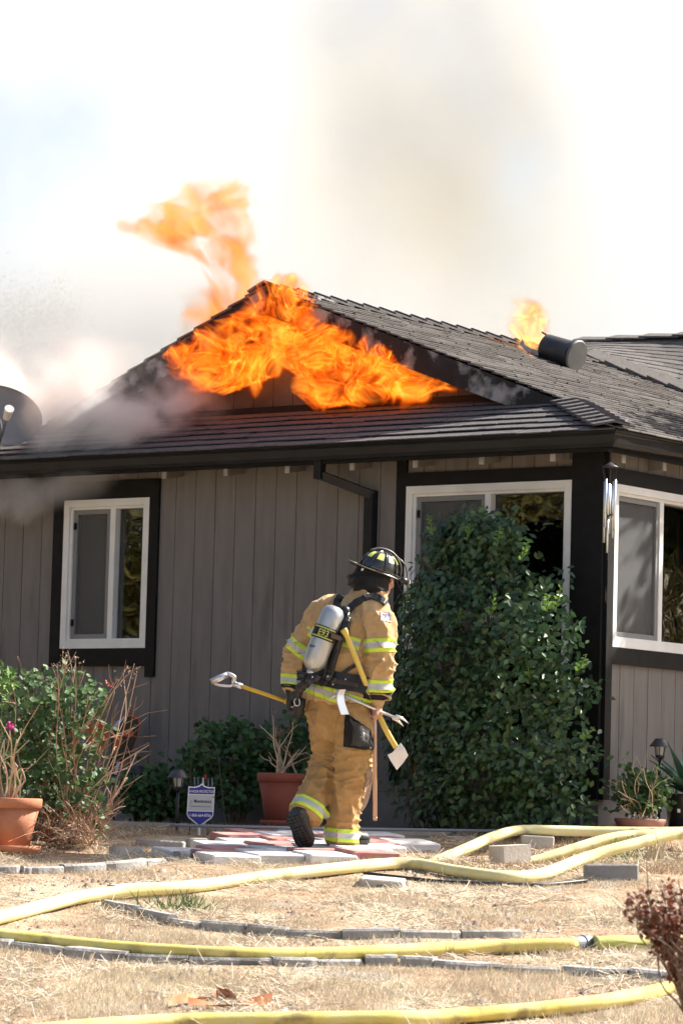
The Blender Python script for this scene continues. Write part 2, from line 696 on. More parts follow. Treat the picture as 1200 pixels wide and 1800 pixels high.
fb(-4.79, -4.692, 1.13, 2.50)
fb(-3.874, -3.79, 1.05, 2.50)
fb(-4.692, -3.874, 1.13, 1.26, .024)
fb(-4.692, -3.874, 2.367, 2.50, .024)
fb(-1.675, -1.594, .3, 2.56)
fb(-1.594, -.234, 2.368, 2.46, .024)
mb = MB()
mb.box((-.232, -.046, SB - .03), (.016, -.014, 2.7))
mb.box((-.0, -.0139, SB - .03), (.0445, .066, 2.7))
mb.build('corner_trim', M['black_trim'], house)
MB().box((.0135, .067, 1.135), (.04, WR, 1.246)).build('window_trim', M['black_trim'], house)
MB().box((.0135, .067, 2.345), (.04, WR, 2.45)).build('window_trim', M['black_trim'], house)

# ---- roof
MP, OVF, OVR = .369, .35, .29
D0 = ZE + MP * OVR
XR, ZR = -3.13, ZE + MP * (OVR + 3.13)
SK = .432
GBY = .5                         # gable wall plane
BGY = .30                        # barge board plane
ML = .455                        # left slope pitch
YB = 4.75


def zmain(x):
    return D0 - MP * x


def zleft(x):
    return ZR - ML * (XR - x)


def zsk(y):
    return ZE + SK * (y + OVF)


sub = lambda z: z - .03
# decks
mb = MB()
xh = -.471                       # top of the hip
mb.add([(OVR, -OVF, sub(ZE)), (OVR, 9, sub(ZE)), (XR, 9, sub(ZR)), (XR, BGY, sub(ZR)), (xh, BGY, sub(zmain(xh)))], [(0, 1, 2, 3, 4)])
mb.add([(XR, 9, sub(ZR)), (WL - .3, 9, sub(zleft(WL - .3))), (WL - .3, BGY, sub(zleft(WL - .3))), (XR, BGY, sub(ZR))], [(0, 1, 2, 3)])
mr = mb.build('main_roof', M['deck'], house)
mb = MB()
mb.add([(WL, -OVF, sub(ZE)), (OVR, -OVF, sub(ZE)), (xh, BGY, sub(zsk(BGY))), (xh - .25, GBY, sub(zsk(GBY))), (WL, GBY, sub(zsk(GBY)))], [(0, 1, 2, 3, 4)])
sk = mb.build('skirt_roof', M['deck'], house)
# skirt shingles, each an object
rowh = .143 / math.sqrt(1 + SK * SK) * 1.0
nrow = 7
proto = {}
for r in range(nrow):
    y0 = -OVF - .02 + r * (GBY + OVF - .0) / nrow
    y1 = y0 + (GBY + OVF) / nrow + .03
    x = WL + random.uniform(-.2, 0)
    xmax = OVR - (y0 + OVF) * (OVR - xh) / (BGY + OVF) - .03 if y0 < BGY else xh - .25
    while x < xmax - .02:
        w = random.choice((.22, .28, .33, .38))
        x1 = min(x + w, xmax)
        if x1 - x > .03:
            lift = .009 + random.uniform(0, .005)
            tk = .007
            yy0 = y0 + random.uniform(-.008, .008)
            zf, zb = zsk(yy0) + lift - .012, zsk(y1) - .018
            MB().hexa([(x + .002, yy0, zf), (x1 - .002, yy0, zf), (x1 - .002, y1, zb), (x + .002, y1, zb),
                       (x + .002, yy0, zf + tk), (x1 - .002, yy0, zf + tk), (x1 - .002, y1, zb + tk), (x + .002, y1, zb + tk)]).build('shingle', M['shingle'], sk)
        x = x1
# main slope shingles (too fine to tell apart: one mesh, every tab its own island)
mb = MB()
sl_len = OVR - XR
nr = 34
for r in range(nr):
    xa = OVR + .02 - r * sl_len / nr
    xb = xa - sl_len / nr - .03
    y = -OVF - .1 if False else (max(-OVF, -OVF + (OVR - xa) * (BGY + OVF) / (OVR - xh)) if xa > xh else BGY - .015)
    y += .01
    while y < 8.8:
        w = random.choice((.2, .27, .33, .4))
        lift = .004 + random.uniform(0, .005)
        xx = xa + random.uniform(-.01, .01)
        zf, zb = zmain(xx) + lift, zmain(xb) - .008
        y1 = min(y + w, 8.8)
        mb.hexa([(xb, y + .003, zb), (xx, y + .003, zf), (xx, y1 - .003, zf), (xb, y1 - .003, zb),
                 (xb, y + .003, zb + .008), (xx, y + .003, zf + .008), (xx, y1 - .003, zf + .008), (xb, y1 - .003, zb + .008)])
        y = y1
# left slope
ll = XR - (WL - .3)
for r in range(30):
    xa = WL - .32 + r * ll / 30
    xb = xa + ll / 30 + .03
    y = BGY - .012
    while y < 5:
        w = random.choice((.27, .33, .4))
        zf, zb = zleft(xa) + .008, zleft(min(xb, XR)) - .01
        y1 = y + w
        mb.hexa([(xa, y, zf), (xb, y, zb), (xb, y1, zb), (xa, y1, zf), (xa, y, zf + .014), (xb, y, zb + .014), (xb, y1, zb + .014), (xa, y1, zf + .014)])
        y = y1
o = mb.build('shingles', M['shingle_main'], mr)
o['kind'] = 'stuff'
# ridge caps
y = BGY - .02
k = 0
while y < 6.6:
    m2 = MB()
    L, wd, tk = .30, .15, .014
    for s_ in (1, -1):
        sl_ = MP if s_ > 0 else ML
        dz = -sl_ * wd
        z0 = ZR + .03
        z1 = ZR + .008
        x1 = XR + s_ * wd
        pts = [(XR, y, z0), (x1, y, z0 + dz), (x1, y + L, z1 + dz), (XR, y + L, z1)]
        if s_ < 0:
            pts = pts[::-1]
        m2.hexa(pts + [(p[0], p[1], p[2] + tk) for p in pts])
    m2.build('ridge_shingle', M['shingle'] if k > 2 else M['char'], mr)
    y += .21
    k += 1
# hip caps
hp0, hp1 = Vector((OVR, -OVF, ZE + .012)), Vector((xh, BGY, zmain(xh) + .012))
nh = 9
dd = (hp1 - hp0)
for i in range(nh):
    a = hp0 + dd * (i / nh)
    b_ = hp0 + dd * min(1.02, (i + 1.5) / nh)
    m2 = MB()
    sx, sy = Vector((.10, .085, -MP * .10 * 0.9)), Vector((-.15, -.03, -.02))
    up0, up1 = Vector((0, 0, .026)), Vector((0, 0, .006))
    tk = Vector((0, 0, .014))
    pts = [a + up0, a + sx + up0, b_ + sx + up1, b_ + up1]
    m2.hexa(pts + [p + tk for p in pts])
    pts = [a + sy + up0, a + up0, b_ + up1, b_ + sy + up1]
    m2.hexa(pts + [p + tk for p in pts])
    m2.build('hip_shingle', M['shingle'], sk)
# gable wall
GB0 = 3.0
zt = lambda x: min(zmain(x), zleft(x)) - .05
mb = MB()
gx0, gx1 = XR - (ZR - zsk(GBY)) / ML, xh - .25
mb.add([(gx0, GBY, zsk(GBY) - .04), (gx1, GBY, zsk(GBY) - .04), (XR, GBY, ZR - .05)], [(0, 1, 2)])
mb.add([(gx0, GBY + .1, zsk(GBY) - .04), (gx1, GBY + .1, zsk(GBY) - .04), (XR, GBY + .1, ZR - .05)], [(2, 1, 0)])
gw = mb.build('gable_wall', M['char'], house)
boards(gw, 'gable_board', gx0 + .25, gx1 - .15, zsk(GBY) + .03, lambda x: max(zsk(GBY) + .04, zt(x)), [], lambda a, z, out: Vector((a, GBY - out, z)), m=M['gable_siding'], phase=.04)
mb = MB()
mb.box((-4.6, GBY - .035, zsk(GBY) - .03), (-1.0, GBY - .016, zsk(GBY) + .025))
mb.build('gable_flashing', M['black_trim'], house)
# barge boards, soffit under the rake overhang
mb = MB()
hb = .19
xe, xl = xh + .05, gx0 - .25
mb.prism([(XR, BGY - .002, ZR - .01), (XR, BGY - .002, ZR - hb - .02), (xe - hb / MP * .35, BGY - .002, zmain(xe - hb / MP * .35) - hb), (xe, BGY - .002, zmain(xe) - .02)], (0, .04, 0))
b1 = mb.build('barge_board', M['char'], house)
b1['label'] = 'charred barge board on the right rake with ash streaks'
mb = MB()
mb.prism([(XR - .001, BGY - .002, ZR - .01), (xl, BGY - .002, zleft(xl) - .01), (xl, BGY - .002, zleft(xl) - hb), (XR - .001, BGY - .002, ZR - hb - .02)], (0, .04, 0))
mb.build('barge_board', M['char'], house)
mb = MB()
mb.hexa([(XR, BGY + .04, ZR - .09), (xe, BGY + .04, zmain(xe) - .09), (xe, GBY, zmain(xe) - .09), (XR, GBY, ZR - .09),
         (XR, BGY + .04, ZR - .06), (xe, BGY + .04, zmain(xe) - .06), (xe, GBY, zmain(xe) - .06), (XR, GBY, ZR - .06)])
mb.hexa([(xl, BGY + .04, zleft(xl) - .09), (XR - .002, BGY + .04, ZR - .09), (XR - .002, GBY, ZR - .09), (xl, GBY, zleft(xl) - .09),
         (xl, BGY + .04, zleft(xl) - .06), (XR - .002, BGY + .04, ZR - .06), (XR - .002, GBY, ZR - .06), (xl, GBY, zleft(xl) - .06)])
mb.build('rake_soffit', M['char'], house)
# gutters: front and right, K-style profile
prof = [(0, -.115), (.06, -.115), (.075, -.09), (.085, -.04), (.10, -.02), (.10, -.002), (.09, -.002), (.09, -.02), (.012, -.02), (0, -.002)]


def gutter(p0, p1, outv, name, miter):
    mb = MB()
    n = len(prof)
    for e, p in ((0, p0), (1, p1)):
        for a, z in prof:
            ext = a * miter[e]
            d = (p1 - p0).normalized()
            mb.v.append(tuple(p + outv * a + Vector((0, 0, z)) + d * ext))
    mb.f = [(i, (i + 1) % n, n + (i + 1) % n, n + i) for i in range(n)] + [tuple(range(n - 1, -1, -1)), tuple(range(n, 2 * n))]
    mb.mi = [0] * len(mb.f)
    return mb.build(name, M['gutter'], house)


gy = OVF - .1 + .0
gx = OVR - .1
gutter(Vector((WL, -OVF + .1, ZE)), Vector((OVR - .1, -OVF + .1, ZE)), Vector((0, -1, 0)), 'gutter', (0, 1))
gutter(Vector((OVR - .1, -OVF + .1, ZE)), Vector((OVR - .1, 8, ZE + .13)), Vector((1, 0, 0)), 'gutter', (-1, 0))
mb = MB()
mb.box((WL, -OVF + .07, ZE - .14), (OVR - .1, -OVF + .099, ZE - .01))
mb.box((OVR - .129, -OVF + .1, ZE - .14), (OVR - .101, 8, ZE - .01))
mb.build('fascia', M['black_trim'], house)
mb = MB()
mb.hexa([(WL, -OVF + .09, ZE - .03), (OVR - .12, -OVF + .09, ZE - .03), (OVR - .12, 0, ZE + .09), (WL, 0, ZE + .09),
         (WL, -OVF + .09, ZE - .015), (OVR - .12, -OVF + .09, ZE - .015), (OVR - .12, 0, ZE + .105), (WL, 0, ZE + .105)])
mb.hexa([(0, .0, ZE + .07), (OVR - .12, 0, ZE - .03), (OVR - .12, 8, ZE - .03), (0, 8, ZE + .07),
         (0, .0, ZE + .085), (OVR - .12, 0, ZE - .015), (OVR - .12, 8, ZE - .015), (0, 8, ZE + .085)])
mb.build('soffit', M['siding'], house)
for px, py in ((284, 830), (392, 825), (500, 820), (614, 813), (725, 806), (841, 802), (966, 798)):
    p = onY(px, py, -OVF + .10)
    y0 = -OVF + .13
    o = MB().hexa([(p.x - .019, y0 + .012, ZE - .185), (p.x + .019, y0 + .012, ZE - .185), (p.x + .019, -.016, ZE - .15), (p.x - .019, -.016, ZE - .15),
               (p.x - .019, y0 + .012, ZE - .10), (p.x + .019, y0 + .012, ZE - .10), (p.x + .019, -.016, ZE - .04), (p.x - .019, -.016, ZE - .04)]).build('rafter_tail', M['siding'], house)
    MB().box((p.x - .019, y0, ZE - .185), (p.x + .019, y0 + .0118, ZE - .10)).build('painted_end', M['white_wood'], o)
for yy in (.02, .55, 1.1):
    o = MB().box((.017, yy - .019, ZE - .19), (OVR - .165, yy + .019, ZE - .11)).build('rafter_tail', M['siding'], house)
    MB().box((OVR - .1648, yy - .019, ZE - .19), (OVR - .155, yy + .019, ZE - .11)).build('painted_end', M['white_wood'], o)
# downspout
mb = MB()
a, b_, c_, d_ = onY(571, 806, -.20), onY(571, 836, -.20), onY(652, 866, -.05), onY(640, 1300, -.05)
sec = .030


def sq(p0, p1, w=.031, d=.031):
    t = (p1 - p0).normalized()
    s_ = Vector((0, -1, 0)) - t * t.dot(Vector((0, -1, 0)))
    s_.normalize()
    q = t.cross(s_)
    r0 = [p0 + s_ * d + q * w, p0 + s_ * d - q * w, p0 - s_ * d - q * w, p0 - s_ * d + q * w]
    r1 = [v + (p1 - p0) for v in r0]
    mb.hexa(r0 + r1)


sq(Vector((a.x, -.26, a.z + .03)), Vector((a.x, -.26, b_.z - .03)))
sq(Vector((a.x - .02, -.26, b_.z + .008)), Vector((c_.x + .02, -.05, c_.z - .02)), .03, .029)
sq(Vector((c_.x, -.05, c_.z + .015)), Vector((c_.x, -.05, .35)), .036, .033)
mb.build('downspout', M['gutter'], house)
# rear wing of the roof at the right
mb = MB()
A1, A2 = Vector((-3.12, 4.66, 3.905)), Vector((-.9, 5.03, 3.09))
Q1, Q2 = Vector((-3.99, 6.0, 4.275)), Vector((-1.0, 6.0, 4.23))
_d = Vector((0, 0, -.45))
mb.add([A1 + _d, A2 + _d, Q2 + _d, Q1 + _d], [(0, 1, 2), (0, 2, 3)])
wing = mb.build('rear_roof', M['deck'], house)
mb = MB()
NW = 13
for r in range(NW):
    t0, t1 = r / NW - .01, (r + 1.25) / NW
    x = 0.0
    while x < 1:
        w = random.choice((.08, .11, .14))
        x1 = min(1, x + w)
        f = lambda u, t: A1.lerp(A2, u).lerp(Q1.lerp(Q2, u), t)
        up0, up1, tk = Vector((0, -.004, .012)), Vector((0, 0, .004)), Vector((0, 0, .006))
        pts = [f(x + .0004, t0) + up0, f(x1 - .0004, t0) + up0, f(x1 - .0004, min(1, t1)) + up1, f(x + .0004, min(1, t1)) + up1]
        mb.hexa(pts + [p + tk for p in pts])
        x = x1
o = mb.build('shingles', M['shingle_main'], wing)
o['kind'] = 'stuff'
for i in range(11):
    u0, u1 = i / 12.0, (i + 1.6) / 12.0
    a, b_ = A1.lerp(A2, u0), A1.lerp(A2, u1)
    w0 = Vector((.04, .16, .05))
    pts = [a + Vector((0, 0, .05)), b_ + Vector((0, 0, .02)), b_ + w0 + Vector((0, 0, .02)), a + w0 + Vector((0, 0, .05))]
    MB().hexa(pts + [p + Vector((0, 0, .014)) for p in pts]).build('valley_shingle', M['shingle_main'], wing)
for i in range(9):
    u0, u1 = i / 9.0, (i + 1.2) / 9.0
    a, b_ = Q1.lerp(Q2, u0), Q1.lerp(Q2, u1)
    w0 = Vector((0, -.14, -.035))
    pts = [a + w0 + Vector((0, 0, .03)), b_ + w0 + Vector((0, 0, .012)), b_ + Vector((0, 0.03, .02)), a + Vector((0, .03, .04))]
    MB().hexa(pts + [p + Vector((0, 0, .014)) for p in pts]).build('ridge_shingle', M['shingle_main'], wing)

# ------------------------------------------------------------------ yard: stones, pavers, hoses
M['stone'] = mat('edging_concrete', (.27, .26, .245), .92, (.37, .355, .33), 6, 8, bump=(55, .006), third=((.18, .168, .15), 5, .56), island=.12)
M['paver_white'] = mat('white_painted_concrete', (.72, .71, .70), .75, (.60, .585, .57), 9, 8, bump=(50, .002), third=((.42, .39, .35), 6, .66))
M['paver_red'] = mat('red_painted_concrete', (.38, .155, .14), .8, (.48, .26, .235), 9, 8, bump=(50, .002), third=((.42, .3, .26), 6, .66))
M['paver_grey'] = mat('grey_concrete', (.40, .40, .39), .85, (.52, .52, .51), 9, 8, bump=(50, .002))
M['hose'] = mat('yellow_hose_jacket', (.62, .50, .13), .85, (.70, .60, .24), 6, 6, (1, 1, 1), bump=(120, .002), third=((.30, .235, .10), 5.5, .56), spec=.15)
M['hose_pale'] = mat('pale_yellow_hose_jacket', (.68, .60, .27), .85, (.75, .69, .40), 5, 6, bump=(120, .002), third=((.38, .32, .18), 6, .57), spec=.15)
M['hose_green'] = mat('greenish_hose_jacket', (.40, .42, .12), .7, (.50, .50, .18), 6, 6, bump=(120, .002), third=((.25, .25, .1), 5, .62), spec=.15)
M['coupling'] = mat('coupling_alloy', (.17, .18, .21), .6, (.11, .12, .14), 30, 3, metal=.2)
M['grey_hose'] = mat('grey_garden_hose', (.22, .24, .27), .5)
M['black_rubber'] = mat('black_rubber', (.015, .015, .016), .5)
M['terracotta'] = mat('terracotta', (.42, .155, .075), .8, (.50, .21, .115), 5, 6, bump=(60, .001), third=((.50, .33, .25), 4, .64))
M['terracotta_red'] = mat('terracotta_dark', (.27, .07, .045), .8, (.33, .10, .07), 5, 6, bump=(60, .001))
M['soil'] = mat('potting_soil', (.05, .035, .025), 1, (.1, .07, .05), 40, 4, bump=(60, .01))
M['black_plastic'] = mat('black_plastic', (.012, .013, .015), .35)
M['dark_bronze'] = mat('dark_bronze', (.045, .04, .048), .45, (.075, .07, .078), 20, 4, metal=.4)


def smooth_path(pts, k=8):
    """Catmull-Rom through the points."""
    P = [Vector(p) for p in pts]
    P = [P[0] * 2 - P[1]] + P + [P[-1] * 2 - P[-2]]
    out = []
    for i in range(1, len(P) - 2):
        for j in range(k):
            t = j / k
            a, b, c, d = P[i - 1], P[i], P[i + 1], P[i + 2]
            out.append(.5 * ((2 * b) + (c - a) * t + (2 * a - 5 * b + 4 * c - d) * t * t + (3 * b - a - 3 * c + d) * t ** 3))
    out.append(P[-2])
    return out


def hose_path(px, r, k=10, lifts=None):
    """Ground path under the given photo pixels of the hose's lower edge."""
    pts = []
    for i, q in enumerate(px):
        if len(q) == 3:
            pts.append(at(q[0], q[1] - r * FPX / q[2], q[2]))
            continue
        x, y = q
        lf = (lifts[i] if lifts else 0)
        p = gnd(x, y, lf + r)
        p.z = p.z + r + lf
        pts.append(p)
    return smooth_path(pts, k)


HR = .0385
def hose(name, label, px, m, lifts=None, r=HR, cat='hose', group=None):
    mb = MB()
    path = hose_path(px, r, lifts=lifts)
    rads = [r * (1 + .05 * noise.noise(p * 4) + .03 * noise.noise(p * 17)) for p in path]
    mb.tube(path, rads, 16, flat=.93, up=(0, 0, 1))
    o = mb.build(name, m, smooth=True)
    return tag(o, label, cat, group), path


# far hose lying from the left edge to the right, under the loop
hose('fire_hose', 'pale yellow fire hose sagging in front of the checkered pavers', [(-160, 1650), (0, 1613), (80, 1592), (170, 1572), (330, 1559), (460, 1542), (600, 1526), (690, 1518), (740, 1520), (800, 1531), (880, 1541), (950, 1537), (1020, 1522, 21.75), (1100, 1498, 22.0), (1200, 1474, 22.25), (1330, 1455, 22.5)], M['hose_pale'])
h2, hp = hose('fire_hose', 'pale yellow fire hose looping back beside the broken edging blocks', [(1400, 1476, 22.9), (1290, 1474, 22.9), (1200, 1472, 22.9), (1090, 1472, 22.9), (985, 1470, 22.85), (915, 1469, 22.8), (868, 1480, 22.6), (825, 1499, 22.3), (785, 1516, 22.05), (760, 1527, 21.9), (748, 1532, 21.85), (754, 1536, 21.8), (778, 1536, 21.8), (830, 1537, 21.85), (890, 1533, 21.9), (950, 1520, 22.0), (1010, 1501, 22.15), (1065, 1485, 22.3), (1115, 1478, 22.4), (1180, 1476, 22.5), (1300, 1474, 22.6)], M['hose_pale'], r=.035)
h3, p3 = hose('fire_hose', 'deep yellow fire hose with a grey coupling lying between the edging rows', [(-150, 1630), (0, 1645), (100, 1656), (230, 1668), (400, 1677), (560, 1678), (700, 1672), (850, 1665), (985, 1661), (1004, 1660)], M['hose'])
ax = (p3[-1] - p3[-3]).normalized()
e = p3[-1]
path = [e + ax * .012, e + ax * .066, e + ax * .070, e + ax * .080, e + ax * .084, e + ax * .132]
MB().tube(path, [.0445, .0445, .040, .040, .0455, .0455], 20).build('coupling', M['coupling'], h3)
MB().tube([e + ax * .1 + Vector((0, -.046, 0)), e + ax * .1 + Vector((0, -.058, 0))], .012, 10).build('coupling_lug', M['coupling'], h3)
MB().tube([e - ax * .02, e + ax * .022], [.041, .043], 16).build('hose_collar', M['hose'], h3)
hose('fire_hose', 'greenish yellow fire hose leading on from the grey coupling', [(1044, 1658), (1090, 1657), (1150, 1656), (1260, 1652)], M['hose_green'])
hose('fire_hose', 'yellow fire hose nearest the street, curving up towards the red shrub', [(-60, 1836), (60, 1815), (180, 1803), (330, 1795), (480, 1793), (600, 1791), (720, 1790), (850, 1782), (960, 1773), (1080, 1757), (1200, 1732), (1350, 1690)], M['hose'])
hose('garden_hose', 'thin grey garden hose along the bed kerb behind the pavers', [(300, 1450), (380, 1453), (480, 1455), (600, 1457), (750, 1459), (900, 1461), (1030, 1463)], M['grey_hose'], [.05] * 7, r=.011)
hose('garden_hose', 'thin black hose half buried under the sagging fire hose', [(640, 1535), (700, 1542), (780, 1550), (860, 1553), (950, 1555), (1030, 1548)], M['black_rubber'], r=.012)

# bed kerb
pts = [gnd(x, y) for x, y in ((120, 1452), (380, 1462), (600, 1466), (830, 1470), (1070, 1473), (1250, 1473))]
mb = MB()
for a, b in zip(pts[:-1], pts[1:]):
    t = (b - a).normalized()
    s_ = Vector((-t.y, t.x, 0)) * .11
    a2, b2 = a - t * .0, b - t * .004
    h = Vector((0, 0, .045))
    dn = Vector((0, 0, -.15))
    mb.hexa([a2 + dn, b2 + dn, b2 + s_ + dn, a2 + s_ + dn, a2 + h, b2 + h, b2 + s_ + h, a2 + s_ + h])
o = mb.build('kerb', M['concrete_warm'])
tag(o, 'low pale concrete kerb edging the planting bed', 'kerb', kind='structure')


ORD = ['first', 'second', 'third', 'fourth', 'fifth', 'sixth', 'seventh', 'eighth', 'ninth', 'tenth', 'eleventh', 'twelfth', 'thirteenth', 'fourteenth']


def edging(px, label, group, h=.06, w=.09, rough=.006, m=None, name='edging_stone', ends=False):
    """Row of blocks: px are the photo pixels of the joints along the blocks' front foot."""
    P = [gnd(x, y) for x, y in px]
    for i, (a, b) in enumerate(zip(P[:-1], P[1:])):
        d = b - a
        L = d.length
        t = d.normalized()
        n = Vector((-t.y, t.x, 0)).normalized()
        if n.y < 0:
            n = -n
        up = t.cross(n) if t.cross(n).z > 0 else n.cross(t)
        mx = Matrix(((t.x, n.x, up.x, 0), (t.y, n.y, up.y, 0), (t.z, n.z, up.z, 0), (0, 0, 0, 1)))
        hh = h + random.uniform(-.008, .012)
        K = 6
        mb = MB()
        bow = random.uniform(-.012, .02)
        for k in range(K + 1):
            u = k / K
            x = .004 + u * (L - .008)
            y0 = -bow * math.sin(math.pi * u) + random.uniform(-.002, .002)
            e_ = .010 if k in (0, K) else 0
            c = .012
            for (yy, zz) in ((y0 + e_, -.08), (y0 + e_, hh - c), (y0 + c + e_, hh), (y0 + w - c, hh + random.uniform(-.002, .002)), (y0 + w, hh - c), (y0 + w, -.08)):
                mb.v.append(tuple(mx @ Vector((x, yy, zz))))
        for k in range(K):
            for q in range(5):
                i0 = k * 6 + q
                mb.f.append((i0, i0 + 6, i0 + 7, i0 + 1))
        mb.f.append((0, 1, 2, 3, 4, 5))
        mb.f.append(tuple(K * 6 + q for q in (5, 4, 3, 2, 1, 0)))
        mb.mi = [0] * len(mb.f)
        o = mb.build(name, m or M['stone'])
        o.location = a + Vector((0, 0, random.uniform(-.004, .004)))
        o.rotation_euler.rotate_axis('X', random.uniform(-.05, .05))
        vis = [k for k, (q0, q1) in enumerate(zip(px[:-1], px[1:])) if q1[0] > 5 and q0[0] < 1195]
        if i in vis:
            lab = label.replace('@', ORD[vis.index(i)] + ' from the left')
        else:
            lab = label.replace('@', ('outside the left edge' if px[i][0] < 100 else 'outside the right edge'))
        tag(o, lab, 'edging stone', group)


edging([(-70, 1537), (-10, 1537), (38, 1536), (58, 1537), (116, 1535), (190, 1531), (262, 1523), (320, 1513), (372, 1508)],
       'pale grey edging stone, @ in the row before the left terracotta pot', 'edging stones in front of the left pot', h=.046, w=.08)
edging([(175, 1591), (232, 1608), (292, 1626), (350, 1634), (430, 1641), (500, 1648), (600, 1651), (705, 1649), (812, 1650), (918, 1648)],
       'low grey edging stone, @ in the sunken row behind the coupled hose', 'edging stones behind the coupled hose', h=.042, w=.07)
edging([(-60, 1660), (15, 1668), (110, 1682), (220, 1690), (330, 1695), (480, 1698), (560, 1700), (640, 1698), (700, 1698), (760, 1701), (880, 1708), (985, 1712), (1102, 1718), (1215, 1730), (1330, 1742)],
       'rounded grey edging stone, @ in the row before the coupled hose', 'edging stones in front of the coupled hose', h=.042, w=.13)
edging([(205, 1566), (290, 1563), (372, 1556), (440, 1549), (520, 1541), (565, 1538)],
       'flat pale sunken edging stone, @ in the row left of the pavers', 'sunken edging stones left of the pavers', h=.018, w=.12, m=M['concrete_warm'])


def block(px, py, L, W, H, rz, ry, label, m=None, rx=0.0, sink=.01, round_=False):
    p = gnd(px, py)
    mb = MB()
    if round_:
        pts = []
        for k in range(9):
            a = math.pi / 2 + math.pi * k / 8
            pts.append((-L / 2 + W / 2 + math.cos(a) * W / 2, math.sin(a) * W / 2, 0))
        pts += [(L / 2, -W / 2, 0), (L / 2, W / 2, 0)]
        mb.prism(pts, (0, 0, H))
    else:
        mb.cbox((-L / 2, -W / 2, 0), (L / 2, W / 2, H), .008)
    o = mb.build('concrete_block', m or M['stone'])
    o.location = p + Vector((0, 0, -sink))
    o.rotation_euler = (rx, ry, rz)
    tag(o, label, 'concrete block', 'loose edging blocks')
    return o


block(282, 1491, .30, .10, .06, -.10, .04, 'long grey loose edging block lying in shade left of the blue sign')
block(345, 1487, .12, .10, .06, .35, 0, 'small cream edging block at the foot of the blue sign', M['concrete_warm'])
block(220, 1503, .20, .11, .06, .30, -.02, 'cream loose edging block with a rounded end below the dry shrub', M['concrete_warm'], round_=True)
block(893, 1516, .26, .12, .115, .55, -.06, 'tan loose block with a rounded end between the two loops of hose', M['concrete_warm'], round_=True)
block(942, 1491, .21, .10, .09, .12, .03, 'square tan loose block leaning behind the round ended one', M['concrete_warm'])
block(1073, 1545, .315, .10, .095, .08, -.03, 'dark grey loose block on its side right of the crossing hoses', mat('grey_block', (.2, .2, .2), .9, (.27, .265, .26), 6, 6, bump=(60, .003)))
block(672, 1556, .25, .20, .05, -.1, .06, 'flat sunken tan slab under the front fire hose', M['concrete_warm'], rx=.10)
block(818, 1476, .26, .1, .03, .05, 0, 'thin pale slab along the bed kerb behind the looping hose', M['concrete_warm'])

# checkered pavers
pv0 = gnd(371, 1519)
e1 = (gnd(720, 1513) - pv0)
e1.z = 0
e1.normalize()
e2 = Vector((-e1.y, e1.x, 0))
e2 = (e2 * .97 - e1 * .22).normalized()
PW, PL = .312, .205
for r in range(7):
    c0, c1 = ((0, 4), (0, 4), (0, 5), (1, 6), (2, 6), (2, 6), (3, 6))[r]
    for c in range(c0, c1):
        base = pv0 + e1 * (c * (PW + .006) + (0, .10, -.02, .08, .02, .12, .05)[r]) + e2 * (r * (PL + .004) + (.03 if c % 2 else -.02))
        far = base + e2 * PL
        za, zb = zg(base.x, base.y), zg(far.x, far.y)
        sl = max(.085, (zb - za) / PL) + random.uniform(0, .03)
        ev = (e2 + Vector((0, 0, sl))).normalized()
        e1t = (e1 + Vector((0, 0, random.uniform(-.015, .015)))).normalized()
        n = e1t.cross(ev).normalized()
        mx = Matrix(((e1t.x, ev.x, n.x, 0), (e1t.y, ev.y, n.y, 0), (e1t.z, ev.z, n.z, 0), (0, 0, 0, 1)))
        pick = (r + c) % 2
        if (r, c) in ((0, 1), (2, 3), (4, 4)):  # a few pavers take an even grey
            mm, lab = M['paver_grey'], 'plain grey paver'
        elif pick:
            mm, lab = M['paver_red'], 'dull red painted paver'
        else:
            mm, lab = M['paver_white'], 'chalky white painted paver'
        lab += ', %s from the left in the %s row of the checkered path' % (ORD[c - c0], ('front', 'second', 'third', 'middle', 'fifth', 'sixth', 'rear')[r])
        o = MB().cbox((0, 0, -.10), (PW, PL, .05), .008, mx).build('paver', mm)
        o.location = (base.x, base.y, max(za, zg(base.x + .28, base.y)) + random.uniform(0, .008))
        tag(o, lab, 'paver', 'red and white checkered pavers')
PAV = (pv0, e1, e2)

def near_wall(px, py, off):
    """Ground point in front of the facade at a photo column, off metres towards the camera."""
    q = onY(px, py, 0)
    d = hw(q.x, 0, q.z).dot(FWD) - off
    p = at(px, py, d)
    p.z = zg(p.x, p.y)
    return p


# ------------------------------------------------------------------ pots
def pot(name, label, loc, r, h, m, saucer=None, rim=.055, cat='flower pot'):
    t = thing(name, label, cat, loc)
    b0 = .66 * r
    s0 = .03 if saucer else 0
    MB().lathe([(b0, s0), (b0 + (r * .93 - b0) * .5, s0 + (h - s0) * .45), (r * .93, h - rim), (r * .86, h - rim), (r * .8, h * .7), (r * .78, h * .7)], seg=40).build('pot_body', m, t, smooth=False)
    MB().lathe([(r * .93, h - rim - .001), (r * 1.0, h - rim + .004), (r * 1.01, h - .006), (r * .99, h), (r * .90, h), (r * .86, h - .02), (r * .86, h - rim)], seg=40, close=False).build('rim', m, t, smooth=True)
    MB().lathe([(r * .87, h - .05), (r * .4, h - .04), (.001, h - .035)], seg=24, close=False).build('soil', M['soil'], t)
    if saucer:
        MB().lathe([(saucer * .85, 0), (saucer, .028), (saucer * 1.02, .05), (saucer * .97, .05), (saucer * .93, .03), (saucer * .8, .012)], seg=40).build('saucer', m, t, smooth=True)
    for o in t.children:
        if o.name.startswith('pot_body'):
            o.data.polygons.foreach_set('use_smooth', [True] * len(o.data.polygons))
    return t


